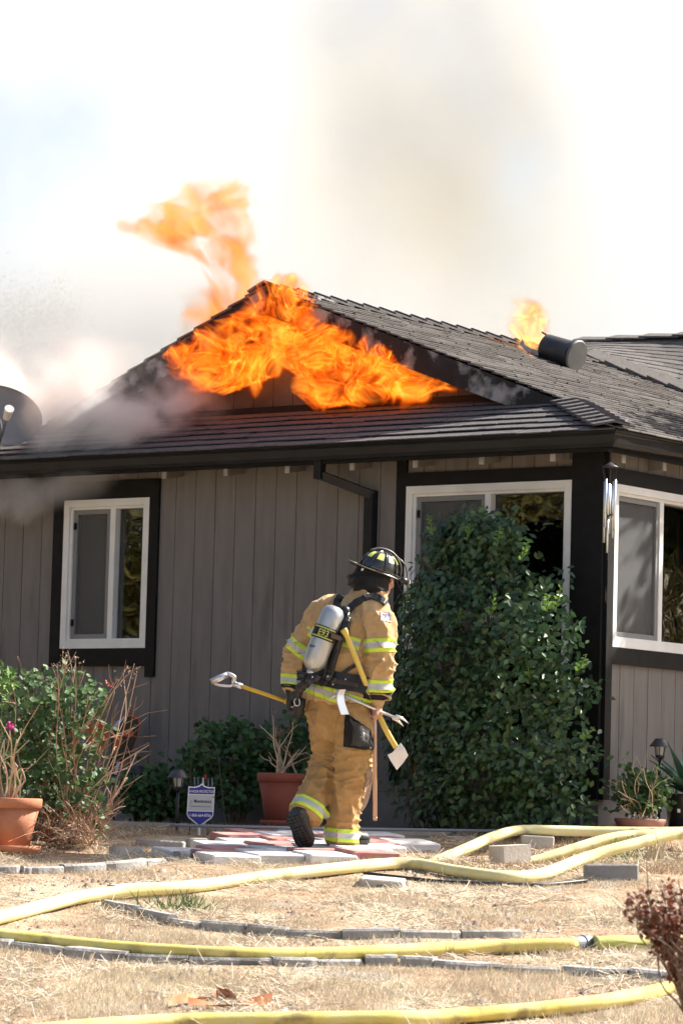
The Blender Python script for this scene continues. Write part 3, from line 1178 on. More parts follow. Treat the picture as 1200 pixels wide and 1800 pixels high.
pL = gnd(12, 1500)
pot('flower_pot', 'sunlit orange terracotta pot on a saucer at the left edge', pL, .205, .335, M['terracotta'], .205, .062)
pC = near_wall(496, 1456, 1.25)
pot('flower_pot', 'dark red terracotta pot of dead stems behind the person', pC, .178, .365, M['terracotta_red'], .15, .06)
# bowl planter and black nursery pot by the right wall
pB = at(1124, 1458, 23.5)
pB.z = zg(pB.x, pB.y) - .005
t = thing('bowl_planter', 'shallow brown terracotta bowl planter by the right wall', 'planter', pB)
MB().lathe([(.10, 0), (.145, .03), (.168, .075), (.170, .095), (.158, .095), (.150, .07), (.10, .06)], seg=40).build('bowl', mat('brown_terracotta', (.27, .11, .075), .8, (.33, .16, .12), 7, 6, bump=(40, .002)), t, smooth=True)
MB().lathe([(.155, .078), (.001, .09)], seg=24, close=False).build('soil', M['soil'], t)
pN = at(1205, 1456, 23.75)
pN.z = zg(pN.x, pN.y)
t = thing('nursery_pot', 'black plastic nursery pot with a small white label by the right wall', 'plant pot', pN)
MB().lathe([(.115, 0), (.145, .22), (.152, .225), (.152, .25), (.14, .25), (.13, .2)], seg=36).build('pot_body', M['black_plastic'], t, smooth=True)
MB().lathe([(.142, .22), (.001, .235)], seg=24, close=False).build('soil', M['soil'], t)
mb = MB()
for k in range(4):
    a0, a1 = -2.13 + k * .04, -2.13 + (k + 1) * .04
    f = lambda a, z: (math.cos(a) * (.115 + .03 * z / .22 + .002), math.sin(a) * (.115 + .03 * z / .22 + .002), z)
    mb.add([f(a0, .125), f(a1, .125), f(a1, .15), f(a0, .15)], [(0, 1, 2, 3)])
mb.build('label_sticker', M['white_frame'], t)

# ------------------------------------------------------------------ solar lights, sign, small ornaments
M['lamp_glass'] = mat('lamp_glass', (.50, .51, .50), .15, (.40, .41, .40), 30, 2)


def solar_light(p, h, label, group='solar path lights', s=1.0):
    t = thing('path_light', label, 'garden light', p, .3, group)
    MB().tube([(0, 0, -.05), (0, 0, h - .135 * s)], .010 * s, 10).build('post', M['black_plastic'], t, smooth=True)
    MB().lathe([(.014 * s, h - .14 * s), (.032 * s, h - .125 * s), (.033 * s, h - .115 * s), (.02 * s, h - .112 * s)], seg=20).build('collar', M['black_plastic'], t)
    MB().lathe([(.026 * s, h - .112 * s), (.035 * s, h - .055 * s)], seg=16).build('lantern_glass', M['lamp_glass'], t)
    for k in range(6):
        a = k * math.pi / 3
        MB().tube([(math.cos(a) * .028 * s, math.sin(a) * .028 * s, h - .114 * s), (math.cos(a) * .039 * s, math.sin(a) * .039 * s, h - .052 * s)], .003 * s, 6).build('lantern_bar', M['black_plastic'], t)
    MB().lathe([(.074 * s, h - .056 * s), (.072 * s, h - .05 * s), (.04 * s, h - .012 * s), (.036 * s, h - .003 * s), (.001, h)], seg=24).build('cap', M['dark_bronze'], t)
    return t


p = gnd(311, 1462)
solar_light(p, .405, 'black solar path light with a flared cap beside the blue sign')
p = near_wall(238, 1447, .55)
solar_light(p, .40, 'dark solar path light half hidden behind the dry twigs')
p = at(1157, 1440, 23.75)
p.z = zg(p.x, p.y)
solar_light(p, .615, 'dark solar path light standing before the spiky plant by the right wall')


def text_into(mb, body, size, fx, mi, res=3, bold=0.0, sx=1.0):
    """Flat lettering; fx maps (x, y) text coordinates to a 3-D point."""
    cu = bpy.data.curves.new('lettering', 'FONT')
    cu.body = body
    cu.size = size
    cu.align_x = 'CENTER'
    cu.resolution_u = res
    cu.offset = bold
    o = bpy.data.objects.new('lettering', cu)
    COL.objects.link(o)
    dg = bpy.context.evaluated_depsgraph_get()
    me = bpy.data.meshes.new_from_object(o.evaluated_get(dg))
    mb.cur = mi
    mb.add([fx(v.co.x * sx, v.co.y) for v in me.vertices], [tuple(p.vertices) for p in me.polygons])
    mb.cur = 0
    bpy.data.objects.remove(o)
    bpy.data.curves.remove(cu)


M['sign_blue'] = mat('sign_blue', (.012, .02, .28), .45)
M['sign_grey'] = mat('sign_grey', (.46, .50, .53), .45)
M['sign_white'] = mat('sign_white', (.8, .8, .82), .45)
M['sign_black'] = mat('sign_ink', (.015, .015, .02), .5)
p = gnd(350, 1468)
sd = p.dot(FWD)
SCL = sd / FPX
t = thing('yard_sign', 'blue and white shield shaped security yard sign on a white stake', 'sign', p)
SO = at(353, 1412, sd - .02) - p                      # centre of the sign
sx_ = Vector((.985, .17, -.0)).normalized()
sz_ = Vector((0.03, -.02, 1)).normalized()
sn_ = sx_.cross(sz_)                                   # towards the street
W2, H2 = 23.5 * SCL, 37 * SCL


def shield(s):
    a = W2 * s
    pts = [(-a, 29 * SCL * s), (-a * .55, 28.5 * SCL * s), (-a * .18, 31 * SCL * s), (0, 35 * SCL * s), (a * .18, 31 * SCL * s), (a * .55, 28.5 * SCL * s), (a, 29 * SCL * s),
           (a, -20 * SCL * s), (a * .86, -26 * SCL * s), (a * .45, -33 * SCL * s), (0, -41 * SCL * s), (-a * .45, -33 * SCL * s), (-a * .86, -26 * SCL * s), (-a, -20 * SCL * s)]
    return pts


S2 = lambda x, y, o: SO + sx_ * x + sz_ * y + sn_ * o
mb = MB()
mb.prism([S2(x, y, -.004) for x, y in shield(1.0)], sn_ * .006)
pan = mb.build('sign_panel', M['sign_white'], t)
mb = MB()
top = [q for q in shield(.93) if q[1] > 15 * SCL] + [(W2 * .93, 16 * SCL), (-W2 * .93, 16 * SCL)]
mb.add([S2(x, y, .003) for x, y in top], [tuple(range(len(top)))[::-1]])
mb.build('sign_band', M['sign_blue'], pan)
mb = MB()
bot = [q for q in shield(.94) if q[1] < -15 * SCL]
bot = [(W2 * .94, -14.5 * SCL)] + bot + [(-W2 * .94, -14.5 * SCL)]
mb.add([S2(x, y, .003) for x, y in bot], [tuple(range(len(bot)))[::-1]])
mb.build('sign_band', M['sign_blue'], pan)
MB().add([S2(x, y, .003) for x, y in ((-W2 * .93, -13 * SCL), (W2 * .93, -13 * SCL), (W2 * .93, 14.5 * SCL), (-W2 * .93, 14.5 * SCL))], [(0, 1, 2, 3)]).build('sign_field', M['sign_grey'], pan)
mb = MB()
text_into(mb, '24 HOUR PROTECTION', 6.6 * SCL, lambda x, y: S2(x, y + 18.5 * SCL, .0045), 0, bold=.0002, sx=.66)
text_into(mb, '1-866-664-8766', 7.4 * SCL, lambda x, y: S2(x, y - 23.5 * SCL, .0045), 0, bold=.0003, sx=.80)
mb.build('lettering', M['sign_white'], pan)
mb = MB()
text_into(mb, 'Monitronics', 8.2 * SCL, lambda x, y: S2(x + 3 * SCL, y + 1 * SCL, .0045), 0, bold=.0006, sx=.78)
text_into(mb, 'Monitored Security Systems', 4.0 * SCL, lambda x, y: S2(x, y - 6.5 * SCL, .0045), 0, sx=.80)
mb.build('lettering', M['sign_black'], pan)
mb = MB()
pts = [(-20, -4), (-18.5, 3), (-14.5, 6.5), (-15.5, 1.5), (-17.5, -1.5)]
mb.add([S2(x * SCL, y * SCL, .0045) for x, y in pts], [(4, 3, 2, 1, 0)])
mb.build('emblem', mat('sign_lilac', (.33, .33, .52), .5), pan)
MB().tube([S2(0, -36 * SCL, -.012), Vector((0, 0, -.08))], .0085, 10).build('stake', M['sign_white'], t, smooth=True)

# bundle of thin tubes behind the sign, with a red tip
p = gnd(362, 1458)
t = thing('metal_tubes', 'pale metal tubes standing upright close behind the blue sign', 'garden ornament', p)
d_ = p.dot(FWD)
for x0, x1, yt in ((342, 345, 1366), (348, 351, 1366), (357, 359, 1367), (366, 369, 1368), (373, 371, 1367)):
    a, b = at(x0, yt, d_) - p, at(x1, 1452, d_) - p
    MB().tube([a, b], .0055, 8).build('tube', M['coupling'] if x0 != 357 else M['white_frame'], t, smooth=True)
mb = MB()
mb.ball(at(361, 1366, d_ - .01) - p, (.009, .009, .02), 10, 8)
mb.build('red_tip', mat('red_plastic', (.5, .02, .03), .4), t, smooth=True)
MB().tube([at(340, 1450, d_ + .01) - p, at(375, 1452, d_ + .01) - p], .006, 8).build('base_bar', M['coupling'], t)

# wire trellis arch
p = gnd(366, 1468)
d_ = p.dot(FWD)
t = thing('wire_trellis', 'thin black wire trellis with a scrolled arched top left of the dead stems', 'trellis', p)
Wp = lambda x, y, dd=0: at(x, y, d_ + dd) - p


def wire(px, name, r=.0035, dd=0):
    MB().tube(smooth_path([Wp(x, y, dd) for x, y in px], 6), r, 6).build(name, M['black_plastic'], t, smooth=True)


wire([(333, 1470), (335, 1400), (336, 1340), (342, 1310), (355, 1298), (368, 1300), (381, 1318), (388, 1370), (393, 1420), (398, 1472)], 'arch_wire')
wire([(337, 1330), (350, 1336), (366, 1332), (382, 1326)], 'cross_wire', .0025)
wire([(335, 1400), (352, 1404), (372, 1402), (391, 1396)], 'cross_wire', .0025)
wire([(334, 1446), (360, 1452), (396, 1455)], 'cross_wire', .0025)
for (a, b) in ((346, 1316), (360, 1312), (373, 1322)):
    wire([(a + 7 * math.cos(k * .9) * (1 - k / 12), b + 8 * math.sin(k * .9) * (1 - k / 12)) for k in range(10)], 'scroll', .0025)
wire([(356, 1298), (360, 1340), (362, 1400), (365, 1470)], 'upright_wire', .0028)

# butterfly ornament by the wall
p = near_wall(212, 1447, .35)
d_ = p.dot(FWD)
t = thing('butterfly_ornament', 'black and orange butterfly wing ornament behind the dry twigs', 'garden ornament', p)
Wq = lambda x, y, o=0: at(x, y, d_ + o) - p
M['orange'] = mat('orange_paint', (.55, .10, .02), .4, (.45, .07, .02), 20, 3)
M['lilac'] = mat('pale_blue_paint', (.50, .56, .75), .35)
out_ = [(197, 1285), (205, 1268), (219, 1257), (233, 1256), (245, 1262), (247, 1274), (243, 1296), (236, 1314), (230, 1330), (220, 1342), (210, 1335), (203, 1310)]
wg = MB().prism([Wq(x, y) for x, y in out_], FWD * .012).build('wing', M['orange'], t)
cx_, cy_ = 224, 1296
inn = [(cx_ + (x - cx_) * .90, cy_ + (y - cy_) * .92) for x, y in out_]
MB().prism([Wq(x, y, -.005) for x, y in inn], FWD * .004).build('wing_field', M['black_plastic'], wg)
for (x, y, a, b) in ((226, 1289, 10, 7), (208, 1300, 8, 9), (205, 1312, 7, 7)):
    MB().prism([Wq(x + a * math.cos(k * .6), y + b * math.sin(k * .6), -.009) for k in range(10)], FWD * .003).build('wing_spot', M['orange'], wg)
MB().prism([Wq(x, y, -.009) for x, y in ((197, 1281), (206, 1268), (219, 1259), (221, 1261), (211, 1272), (201, 1282))], FWD * .003).build('wing_edge', M['lilac'], wg)
MB().prism([Wq(x, y) for x, y in ((150, 1290), (160, 1272), (178, 1268), (190, 1280), (193, 1300), (178, 1318), (160, 1316))], FWD * .012).build('wing', M['orange'], t)
MB().prism([Wq(x, y) for x, y in ((190, 1330), (212, 1322), (218, 1345), (205, 1366), (192, 1360))], FWD * .012).build('lower_wing', M['black_plastic'], t)
MB().prism([Wq(x, y, -.006) for x, y in ((206, 1340), (212, 1338), (206, 1362), (201, 1362))], FWD * .004).build('wing_edge', M['lilac'], t)
MB().tube([Wq(197, 1290, .01), Wq(200, 1400, .01), Wq(200, 1462, .01)], .007, 8).build('stake', M['black_plastic'], t)

# wind chime
q = hw(.215, -.17, 2.5)
dch = at(1071, 812, 1).length
dc = 23.62
p = at(1072, 812, dc)
t = thing('wind_chime', 'wind chime of silver tubes under a dark dome at the house corner', 'wind chime', p)
Wc = lambda x, y, o=0: at(x, y, dc + o) - p
s1 = dc / FPX
MB().lathe([(.001, .0), (.018, -2.5 * s1), (.030, -5 * s1), (.054, -8 * s1), (.056, -9.5 * s1), (.05, -9.5 * s1)], seg=24).build('dome', M['dark_bronze'], t, smooth=True)
MB().tube([Wc(1071, 812), Wc(1073, 789)], .002, 6).build('hanging_wire', M['black_plastic'], t)
for i, (x, y0, y1, o, xt) in enumerate(((1064, 842, 927, -.035, 1058), (1062, 846, 954, .02, 1058), (1080, 843, 934, -.03, 1084), (1077, 846, 946, .03, 1084), (1071, 852, 938, .05, 1072), (1069, 850, 905, -.05, 1072))):
    tb = MB().tube([Wc(x + .6, y0, o), Wc(x - 1.8, y1, o)], .0085, 12).build('chime_tube', M['coupling'] if False else M.setdefault('alu', mat('bright_aluminium', (.72, .76, .80), .3, metal=.75)), t, smooth=True)
    MB().tube([Wc(x + .6, y0 - 1, o), Wc(xt, 822, o * 1.2)], .0016, 5).build('cord', M['black_plastic'], t)
MB().lathe([(.028, -.005), (.028, .005)], c=Wc(1070, 905, 0), seg=20).build('clapper', M['dark_bronze'], t)
MB().tube([Wc(1073, 822), Wc(1067, 985)], .0016, 5).build('cord', M['black_plastic'], t)
MB().tube([Wc(1067.5, 905, -.0), Wc(1066, 972, -.0)], .007, 10).build('chime_tube', M['alu'], t, smooth=True)
MB().prism([Wc(1064, 1030), Wc(1062, 1052), Wc(1065, 1062), Wc(1067, 1050)], FWD * .004).build('wind_catcher', M['black_plastic'], t)

# satellite dish at the left eave
p = hw(-5.14, -.30, 2.70)
dd_ = p.dot(FWD)
t = thing('satellite_dish', 'grey satellite dish on a bracket over the left eave', 'satellite dish', p)
ctr = at(-4, 733, dd_) - p
nrm = Vector((.30, -.93, .20)).normalized()
side = Vector((0, 0, 1)).cross(nrm).normalized()
upd = nrm.cross(side)
mb = MB()
RX, RZ = 76 * dd_ / FPX * 1.03, 53 * dd_ / FPX * 1.03
tilt = .12
for s_ in (0, 1):
    rings = 8
    o0 = len(mb.v)
    for i in range(rings + 1):
        rr = i / rings
        for k in range(40):
            a = 2 * math.pi * k / 40
            x, z = math.cos(a) * RX * rr, math.sin(a) * RZ * rr
            x, z = x * math.cos(tilt) + z * math.sin(tilt), -x * math.sin(tilt) + z * math.cos(tilt)
            mb.v.append(tuple(ctr + side * x + upd * z + nrm * (.055 * rr * rr - .006 * s_)))
    for i in range(rings):
        for k in range(40):
            f = (o0 + i * 40 + k, o0 + i * 40 + (k + 1) % 40, o0 + (i + 1) * 40 + (k + 1) % 40, o0 + (i + 1) * 40 + k)
            mb.f.append(f if s_ == 0 else f[::-1])
n0 = 9 * 40
for k in range(40):
    mb.f.append((8 * 40 + k, n0 + 8 * 40 + k, n0 + 8 * 40 + (k + 1) % 40, 8 * 40 + (k + 1) % 40))
mb.mi = [0] * len(mb.f)
mb.build('dish', mat('dish_grey', (.16, .17, .185), .55, (.2, .21, .22), 4, 4), t, smooth=True)
MB().tube([ctr + nrm * -.02, ctr - nrm * .10 + upd * -.08, Vector((0, 0, .12)), Vector((0, 0, -.03))], .02, 10).build('mast', M['coupling'], t, smooth=True)
MB().tube([ctr - upd * RZ * .95 + nrm * .05, ctr + nrm * .32 - upd * .10], .010, 8).build('feed_arm', M['coupling'], t, smooth=True)
mb = MB().tube([ctr + nrm * .30 - upd * .10, ctr + nrm * .40 - upd * .06], [.028, .036], 14)
mb.build('receiver', M['white_frame'], t)
MB().tube([ctr + nrm * .02 + side * .01, ctr + nrm * .04 - upd * .12 + side * .02, ctr - upd * .26 + nrm * .03], .011, 8).build('bracket', M['coupling'], t, smooth=True)

# toppled flue on the roof
pf = hw(-2.36, 3.10, zmain(-2.36) + .02)
df = pf.dot(FWD)
t = thing('flue_pipe', 'sooty black flue pipe with a cap lying on the roof slope', 'chimney pipe', pf)
M['soot_metal'] = mat('sooted_metal', (.018, .018, .020), .5, (.05, .048, .046), 6, 6, third=((.10, .085, .07), 5, .64), spec=.5)
a, b = at(960, 611, df + .05) - pf, at(1010, 625, df - .13) - pf
axf = (b - a).normalized()
r0 = 24 * df / FPX
L = (b - a).length
rot = axf.to_track_quat('Z', 'Y').to_matrix()
MB().lathe([(r0 * .9, .0), (r0, .0), (r0 * 1.02, .02), (r0, .03), (r0, L)], c=a, seg=32, mtx=rot).build('pipe', M['soot_metal'], t, smooth=False)
MB().lathe([(r0 * 1.05, L - .03), (r0 * 1.14, L - .028), (r0 * 1.14, L - .012), (r0 * 1.05, L - .01)], c=a, seg=32, mtx=rot, close=False).build('band', M['soot_metal'], t)
MB().lathe([(r0 * 1.0, L), (r0 * 1.16, L + .004), (r0 * 1.18, L + .016), (r0 * 1.1, L + .026), (r0 * .3, L + .03), (.001, L + .03)], c=a, seg=32, mtx=rot).build('cap', mat('cap_metal', (.13, .125, .12), .5, (.08, .078, .075), 5, 5), t)
MB().tube([a + Vector((0, 0, r0 * .9)), a - axf * .05 + Vector((0, 0, r0 * .9 + .015))], .008, 6).build('strap_end', M['soot_metal'], t)
tf = thing('roof_flashing', 'torn white flashing sheet on the roof beside the toppled flue', 'flashing', hw(-2.62, 3.2, zmain(-2.62) + .02))
oo = tf.location
for pp in ([(912, 605), (918, 596), (922, 606), (932, 612), (946, 616), (950, 630), (938, 626), (924, 617)], [(955, 632), (985, 634), (1000, 640), (1008, 648), (990, 645), (968, 641)]):
    MB().prism([at(x, y, df + (.12 if x < 952 else -.05)) - oo for x, y in pp], FWD * .01).build('sheet', mat('torn_flashing', (.5, .48, .5), .6, (.25, .2, .2), 20, 4), tf)

# ------------------------------------------------------------------ vegetation
def leaf_mat(name, c1, c2, rough=.45, trans=.25, spec=.35, isl=.35):
    m = mat(name, c1, rough, c2, 6, 3, island=isl, trans=trans, spec=spec)
    return m


M['leaf_shrub'] = leaf_mat('glossy_dark_leaf', (.025, .060, .020), (.052, .105, .034), .40, .12, .5, .5)
M['leaf_new'] = leaf_mat('new_leaf', (.10, .22, .035), (.17, .30, .06), .45, .35)
M['leaf_ger'] = leaf_mat('geranium_leaf', (.055, .115, .04), (.10, .17, .06), .55, .3)
M['leaf_gershade'] = leaf_mat('shaded_geranium_leaf', (.05, .12, .04), (.085, .16, .055), .55, .25)  # darker copy of the geranium green; the wall's shade is in the colour
M['leaf_red'] = leaf_mat('red_leaf', (.13, .03, .02), (.21, .075, .035), .5, .25)
M['leaf_agave'] = leaf_mat('agave_leaf', (.045, .11, .075), (.07, .15, .10), .5, .1, .4, .15)
M['leaf_tree'] = leaf_mat('tree_leaf', (.035, .06, .02), (.075, .10, .03), .6, .3)
M['leaf_gold'] = leaf_mat('golden_leaf', (.05, .07, .02), (.30, .24, .07), .6, .3)  # gold chosen to tint what the panes mirror of unseen trees
M['leaf_weed'] = leaf_mat('weed_leaf', (.10, .16, .05), (.16, .22, .09), .6, .3)
M['twig'] = mat('dry_twig', (.27, .15, .09), .85, (.50, .36, .25), 7, 4, island=.35)
M['twig_pale'] = mat('pale_dry_stem', (.46, .33, .21), .85, (.56, .43, .30), 8, 4, island=.2)
M['bark'] = mat('bark', (.09, .065, .045), .95, (.16, .12, .09), 9, 6, (1, 1, .3), bump=(25, .02))
M['deadflower'] = mat('dead_flower', (.24, .10, .045), .9, (.34, .17, .09), 30, 3, island=.3)
M['pink'] = mat('magenta_petal', (.55, .015, .20), .6, (.65, .04, .30), 40, 2, trans=.2)
M['straw'] = mat('dry_straw', (.53, .45, .325), .8, (.68, .60, .46), 3, 3, island=.35, trans=.15)
M['straw_brown'] = mat('brown_straw', (.34, .24, .15), .85, (.48, .36, .23), 3, 3, island=.35)

# leaf templates: vertices (across, along, normal) and triangles
LEAF = (np.array([(0, 0, 0), (-.22, .30, .05), (-.27, .55, .05), (-.13, .85, .01), (0, 1, -.05), (.13, .85, .01), (.27, .55, .05), (.22, .30, .05), (0, .5, -.02)]),
        np.array([(0, 8, 1), (1, 8, 2), (2, 8, 3), (3, 8, 4), (4, 8, 5), (5, 8, 6), (6, 8, 7), (7, 8, 0)]))
GRASS = (np.array([(-.03, 0, 0), (.03, 0, 0), (.022, .55, .05), (-.022, .55, .05), (0, 1, .2)]), np.array([(0, 1, 2), (0, 2, 3), (3, 2, 4)]))
SLIM = (np.array([(0, 0, 0), (-.16, .4, .04), (0, 1, -.04), (.16, .4, .04)]), np.array([(0, 2, 1), (0, 3, 2)]))
_a = np.linspace(0, 2 * np.pi, 10)[:-1] + .35
ROUND = (np.array([(0, .5, -.06)] + [(.5 * math.cos(a) * (1 + .10 * (-1) ** i), .5 + .5 * math.sin(a) * (1 + .10 * (-1) ** i), .05) for i, a in enumerate(_a)]),
         np.array([(0, 1 + i, 1 + (i + 1) % 9) for i in range(9)]))


def unit(v):
    return v / np.maximum(np.linalg.norm(v, axis=1, keepdims=True), 1e-9)


def leaves(tpl, P, N, T, S):
    """P positions, N face normals, T tip directions, S sizes -> V, F arrays of all the leaves."""
    tv, tf = tpl
    N = unit(N)
    T = unit(T - N * np.sum(T * N, axis=1, keepdims=True))
    A = np.cross(T, N)
    S = np.asarray(S)[:, None, None]
    V = P[:, None, :] + S * (A[:, None, :] * tv[None, :, 0:1] + T[:, None, :] * tv[None, :, 1:2] + N[:, None, :] * tv[None, :, 2:3])
    F = tf[None] + (np.arange(len(P)) * len(tv))[:, None, None]
    return V.reshape(-1, 3), F.reshape(-1, 3)


def rnd(n, k=3):
    return rng.normal(size=(n, k))


# --- big dark shrub in front of the window
def rowx(y, x, yy=-.62):
    return onY(x, y, yy).x


rows = [(1462, 700, 1046), (1400, 686, 1044), (1300, 682, 1036), (1200, 686, 1031), (1130, 690, 1022), (1085, 694, 1003), (1055, 703, 962), (1020, 716, 948), (985, 736, 940), (955, 742, 934), (935, 750, 918), (920, 762, 895)]
tz = np.array([onY(860, y, -.62).z for y, a, b in rows])
tl = np.array([rowx(y, a) for y, a, b in rows])
tr_ = np.array([rowx(y, b) for y, a, b in rows])
sb = hw(-.85, -.62, zg(*hw(-.85, -.62, 0).xy))
t = thing('shrub', 'tall dense dark green shrub covering the lower part of the wide window', 'shrub', sb, -HA)


def shrub_surface(z, u):
    xl, xr = np.interp(z, tz, tl), np.interp(z, tz, tr_) - .12 + .05 * noise.noise(Vector((z * 6, 4., 2.)))
    x = (xl + xr) / 2 + u * (xr - xl) / 2 * (1 + .10 * noise.noise(Vector((z * 4, u * 2, 3.))))
    cl = noise.noise(Vector((x * 3.2, z * 3.2, 1.7))) * .16 + noise.noise(Vector((x * 8, z * 8, 5.))) * .06
    depth = .34 + (.34 if z < 1.45 else .34 - .20 * min(1, (z - 1.45) / .35)) * (max(0, 1 - abs(u) ** 3.0)) ** .5 + cl
    return x, -.10 - max(.04, depth)


P, N = [], []
while len(P) < 11800:
    z, u = rng.uniform(.03, tz[-1] + .03), rng.uniform(-1, 1)
    x, y = shrub_surface(z, u)
    if z > 1.25 and noise.noise(Vector((x * 3.2, z * 3.2, 9.))) < -.16 and rng.uniform() < .6:
        continue
    inner = abs(rng.normal()) * .11
    c = np.array([x, min(-.09, y + inner), z])
    k = rng.integers(10, 22)
    rad = rng.uniform(.035, .075)
    ax = np.array([rng.normal() * .5, -.5 - rng.uniform(0, .5), rng.normal() * .5 + .25])
    for i in range(k):
        P.append(c + rng.normal(size=3) * rad * np.array([1, .7, 1]) + ax * rng.uniform(0, .06))
        N.append(np.array([u * .7 + rng.normal() * .2, -1.0, .55]) + ax * .4)
P, N = np.array(P), np.array(N)
P[:, 1] = np.minimum(P[:, 1], -.07)
Nn = N + rnd(len(P)) * .55
T = np.column_stack([rng.normal(size=len(P)) * .7, rng.normal(size=len(P)) * .3 - .45, rng.normal(size=len(P)) * .6 - .35])
S = rng.uniform(.040, .068, len(P))
shl = Vector((hw(0, 0, 0) - sb))
off = np.array([-(-.85), .62, -sb.z])
P = P + off
order = np.argsort(P[:, 1])
# the 300 leaves that show largest are objects, the rest one mesh
front = order[rng.permutation(len(order))[:0]] if False else rng.permutation(order[:3200])[:300]
mask = np.ones(len(P), bool)
mask[front] = False
V, F = leaves(LEAF, P[mask], Nn[mask], T[mask], S[mask])
o = link('foliage', np_mesh('foliage', V, F, M['leaf_shrub']), t)
o['kind'] = 'stuff'
lmesh = [np_mesh('leaf', LEAF[0] * np.array([1, 1, k]), LEAF[1], M['leaf_shrub']) for k in (1, 1.8, .4)]
for i in front:
    n_ = Vector(Nn[i]).normalized()
    t_ = Vector(T[i])
    t_ = (t_ - n_ * t_.dot(n_)).normalized()
    a_ = t_.cross(n_)
    o = link('leaf', lmesh[i % 3], t)
    o.matrix_local = Matrix(((a_.x, t_.x, n_.x, P[i][0]), (a_.y, t_.y, n_.y, P[i][1]), (a_.z, t_.z, n_.z, P[i][2]), (0, 0, 0, 1))) @ Matrix.Scale(float(S[i]) * 1.12, 4)
mb = MB()
for k in range(26):
    x0 = random.uniform(-.42, .42)
    pts = [(x0 * .5, .05, -.05)]
    for j in range(1, 7):
        z = j * random.uniform(.2, .3)
        pts.append((x0 * (.5 + .1 * j) + random.uniform(-.08, .08), random.uniform(-.05, .25), z))
    mb.tube(smooth_path(pts, 4), [.011 * (1 - i / 30) for i in range((len(pts) - 1) * 4 + 1)], 6)
o = mb.build('branches', M['bark'], t)
o['kind'] = 'stuff'
for (x0, y0, x1, y1) in ((712, 1075, 716, 1020), (760, 940, 752, 905), (872, 960, 878, 925), (820, 950, 826, 922), (915, 985, 928, 948), (960, 1075, 962, 1045), (1015, 1180, 1030, 1150), (1025, 1300, 1042, 1280), (800, 1100, 808, 1068), (890, 1330, 884, 1296), (862, 1080, 868, 1042), (975, 1075, 985, 1030), (746, 1165, 742, 1122), (930, 1190, 921, 1150), (716, 1260, 706, 1205), (748, 1195, 725, 1160), (690, 1130, 683, 1066)):
    d0 = at(x0, y0, 1).length
    a, b = onY(x0, y0, -.74), onY(x1, y1, -.76)
    o_ = Vector((.85, .62, -sb.z))
    a, b = a + o_, b + o_
    mb = MB().tube(smooth_path([a, a.lerp(b, .5) + Vector((.01, -.01, 0)), b], 4), .004, 6)
    sh = mb.build('new_shoot', M['leaf_weed'], t)
    n = 9
    Pp = np.array([a.lerp(b, (k + .5) / n) for k in range(n)])
    V, F = leaves(LEAF, Pp, rnd(n) * .5 + (0, -1, .5), np.column_stack([np.where(np.arange(n) % 2, 1, -1), rng.normal(size=n) * .2, np.full(n, .6)]), np.linspace(.05, .032, n))
    o = link('young_leaves', np_mesh('young_leaves', V, F, M['leaf_new']), sh)
    o['kind'] = 'stuff'


# --- stems + leaf clusters helper (world coordinates relative to base)
def twig_bush(t, base_px, d, tips, mname, r0=.006, wob=.05, kids=3, part='stem', stuff=True, spread=.12):
    mb = MB()
    ends = []
    for (x, y) in tips:
        bx = random.choice(base_px)
        a = at(bx[0] + random.uniform(-12, 12), bx[1], d + random.uniform(-.15, .15)) - t.location
        e = at(x, y, d + random.uniform(-spread, spread) * 3) - t.location
        mid = a.lerp(e, .5) + Vector((random.gauss(0, wob), random.gauss(0, wob), random.gauss(0.02, wob)))
        path = smooth_path([a, a.lerp(mid, .5) + Vector((random.gauss(0, wob * .4), random.gauss(0, wob * .4), 0)), mid, mid.lerp(e, .5) + Vector((random.gauss(0, wob * .4), 0, random.gauss(0, wob * .4))), e], 3)
        n = len(path)
        mb.tube(path, [r0 * (1 - .6 * i / n) for i in range(n)], 5)
        ends.append(e)
        for k in range(kids):
            i = random.randint(n // 3, n - 2)
            p0 = path[i]
            dr = (path[i + 1] - path[i]).normalized() + Vector((random.gauss(0, .6), random.gauss(0, .5), random.gauss(.1, .5)))
            L = random.uniform(.05, .16)
            p1 = p0 + dr * L * .5
            p2 = p0 + dr * L + Vector((random.gauss(0, .02), 0, random.gauss(0, .02)))
            mb.tube([p0, p1, p2], [r0 * .55, r0 * .45, r0 * .3], 4)
            ends.append(p2)
    o = mb.build(part, M[mname], t)
    if stuff:
        o['kind'] = 'stuff'
    return ends


def cluster(t, name, centres, per, rad, size, mname, tpl=ROUND, tipz=.1, kind='stuff'):
    C = np.array([tuple(c) for c in centres])
    n = len(C) * per
    P = np.repeat(C, per, axis=0) + rnd(n) * rad
    N = rnd(n) * .6 + np.array([.1, -.7, .7])
    T = rnd(n) + np.array([0, 0, tipz])
    V, F = leaves(tpl, P, N, T, rng.uniform(size[0], size[1], n))
    o = link(name, np_mesh(name, V, F, M[mname]), t)
    if kind:
        o['kind'] = kind
    return o


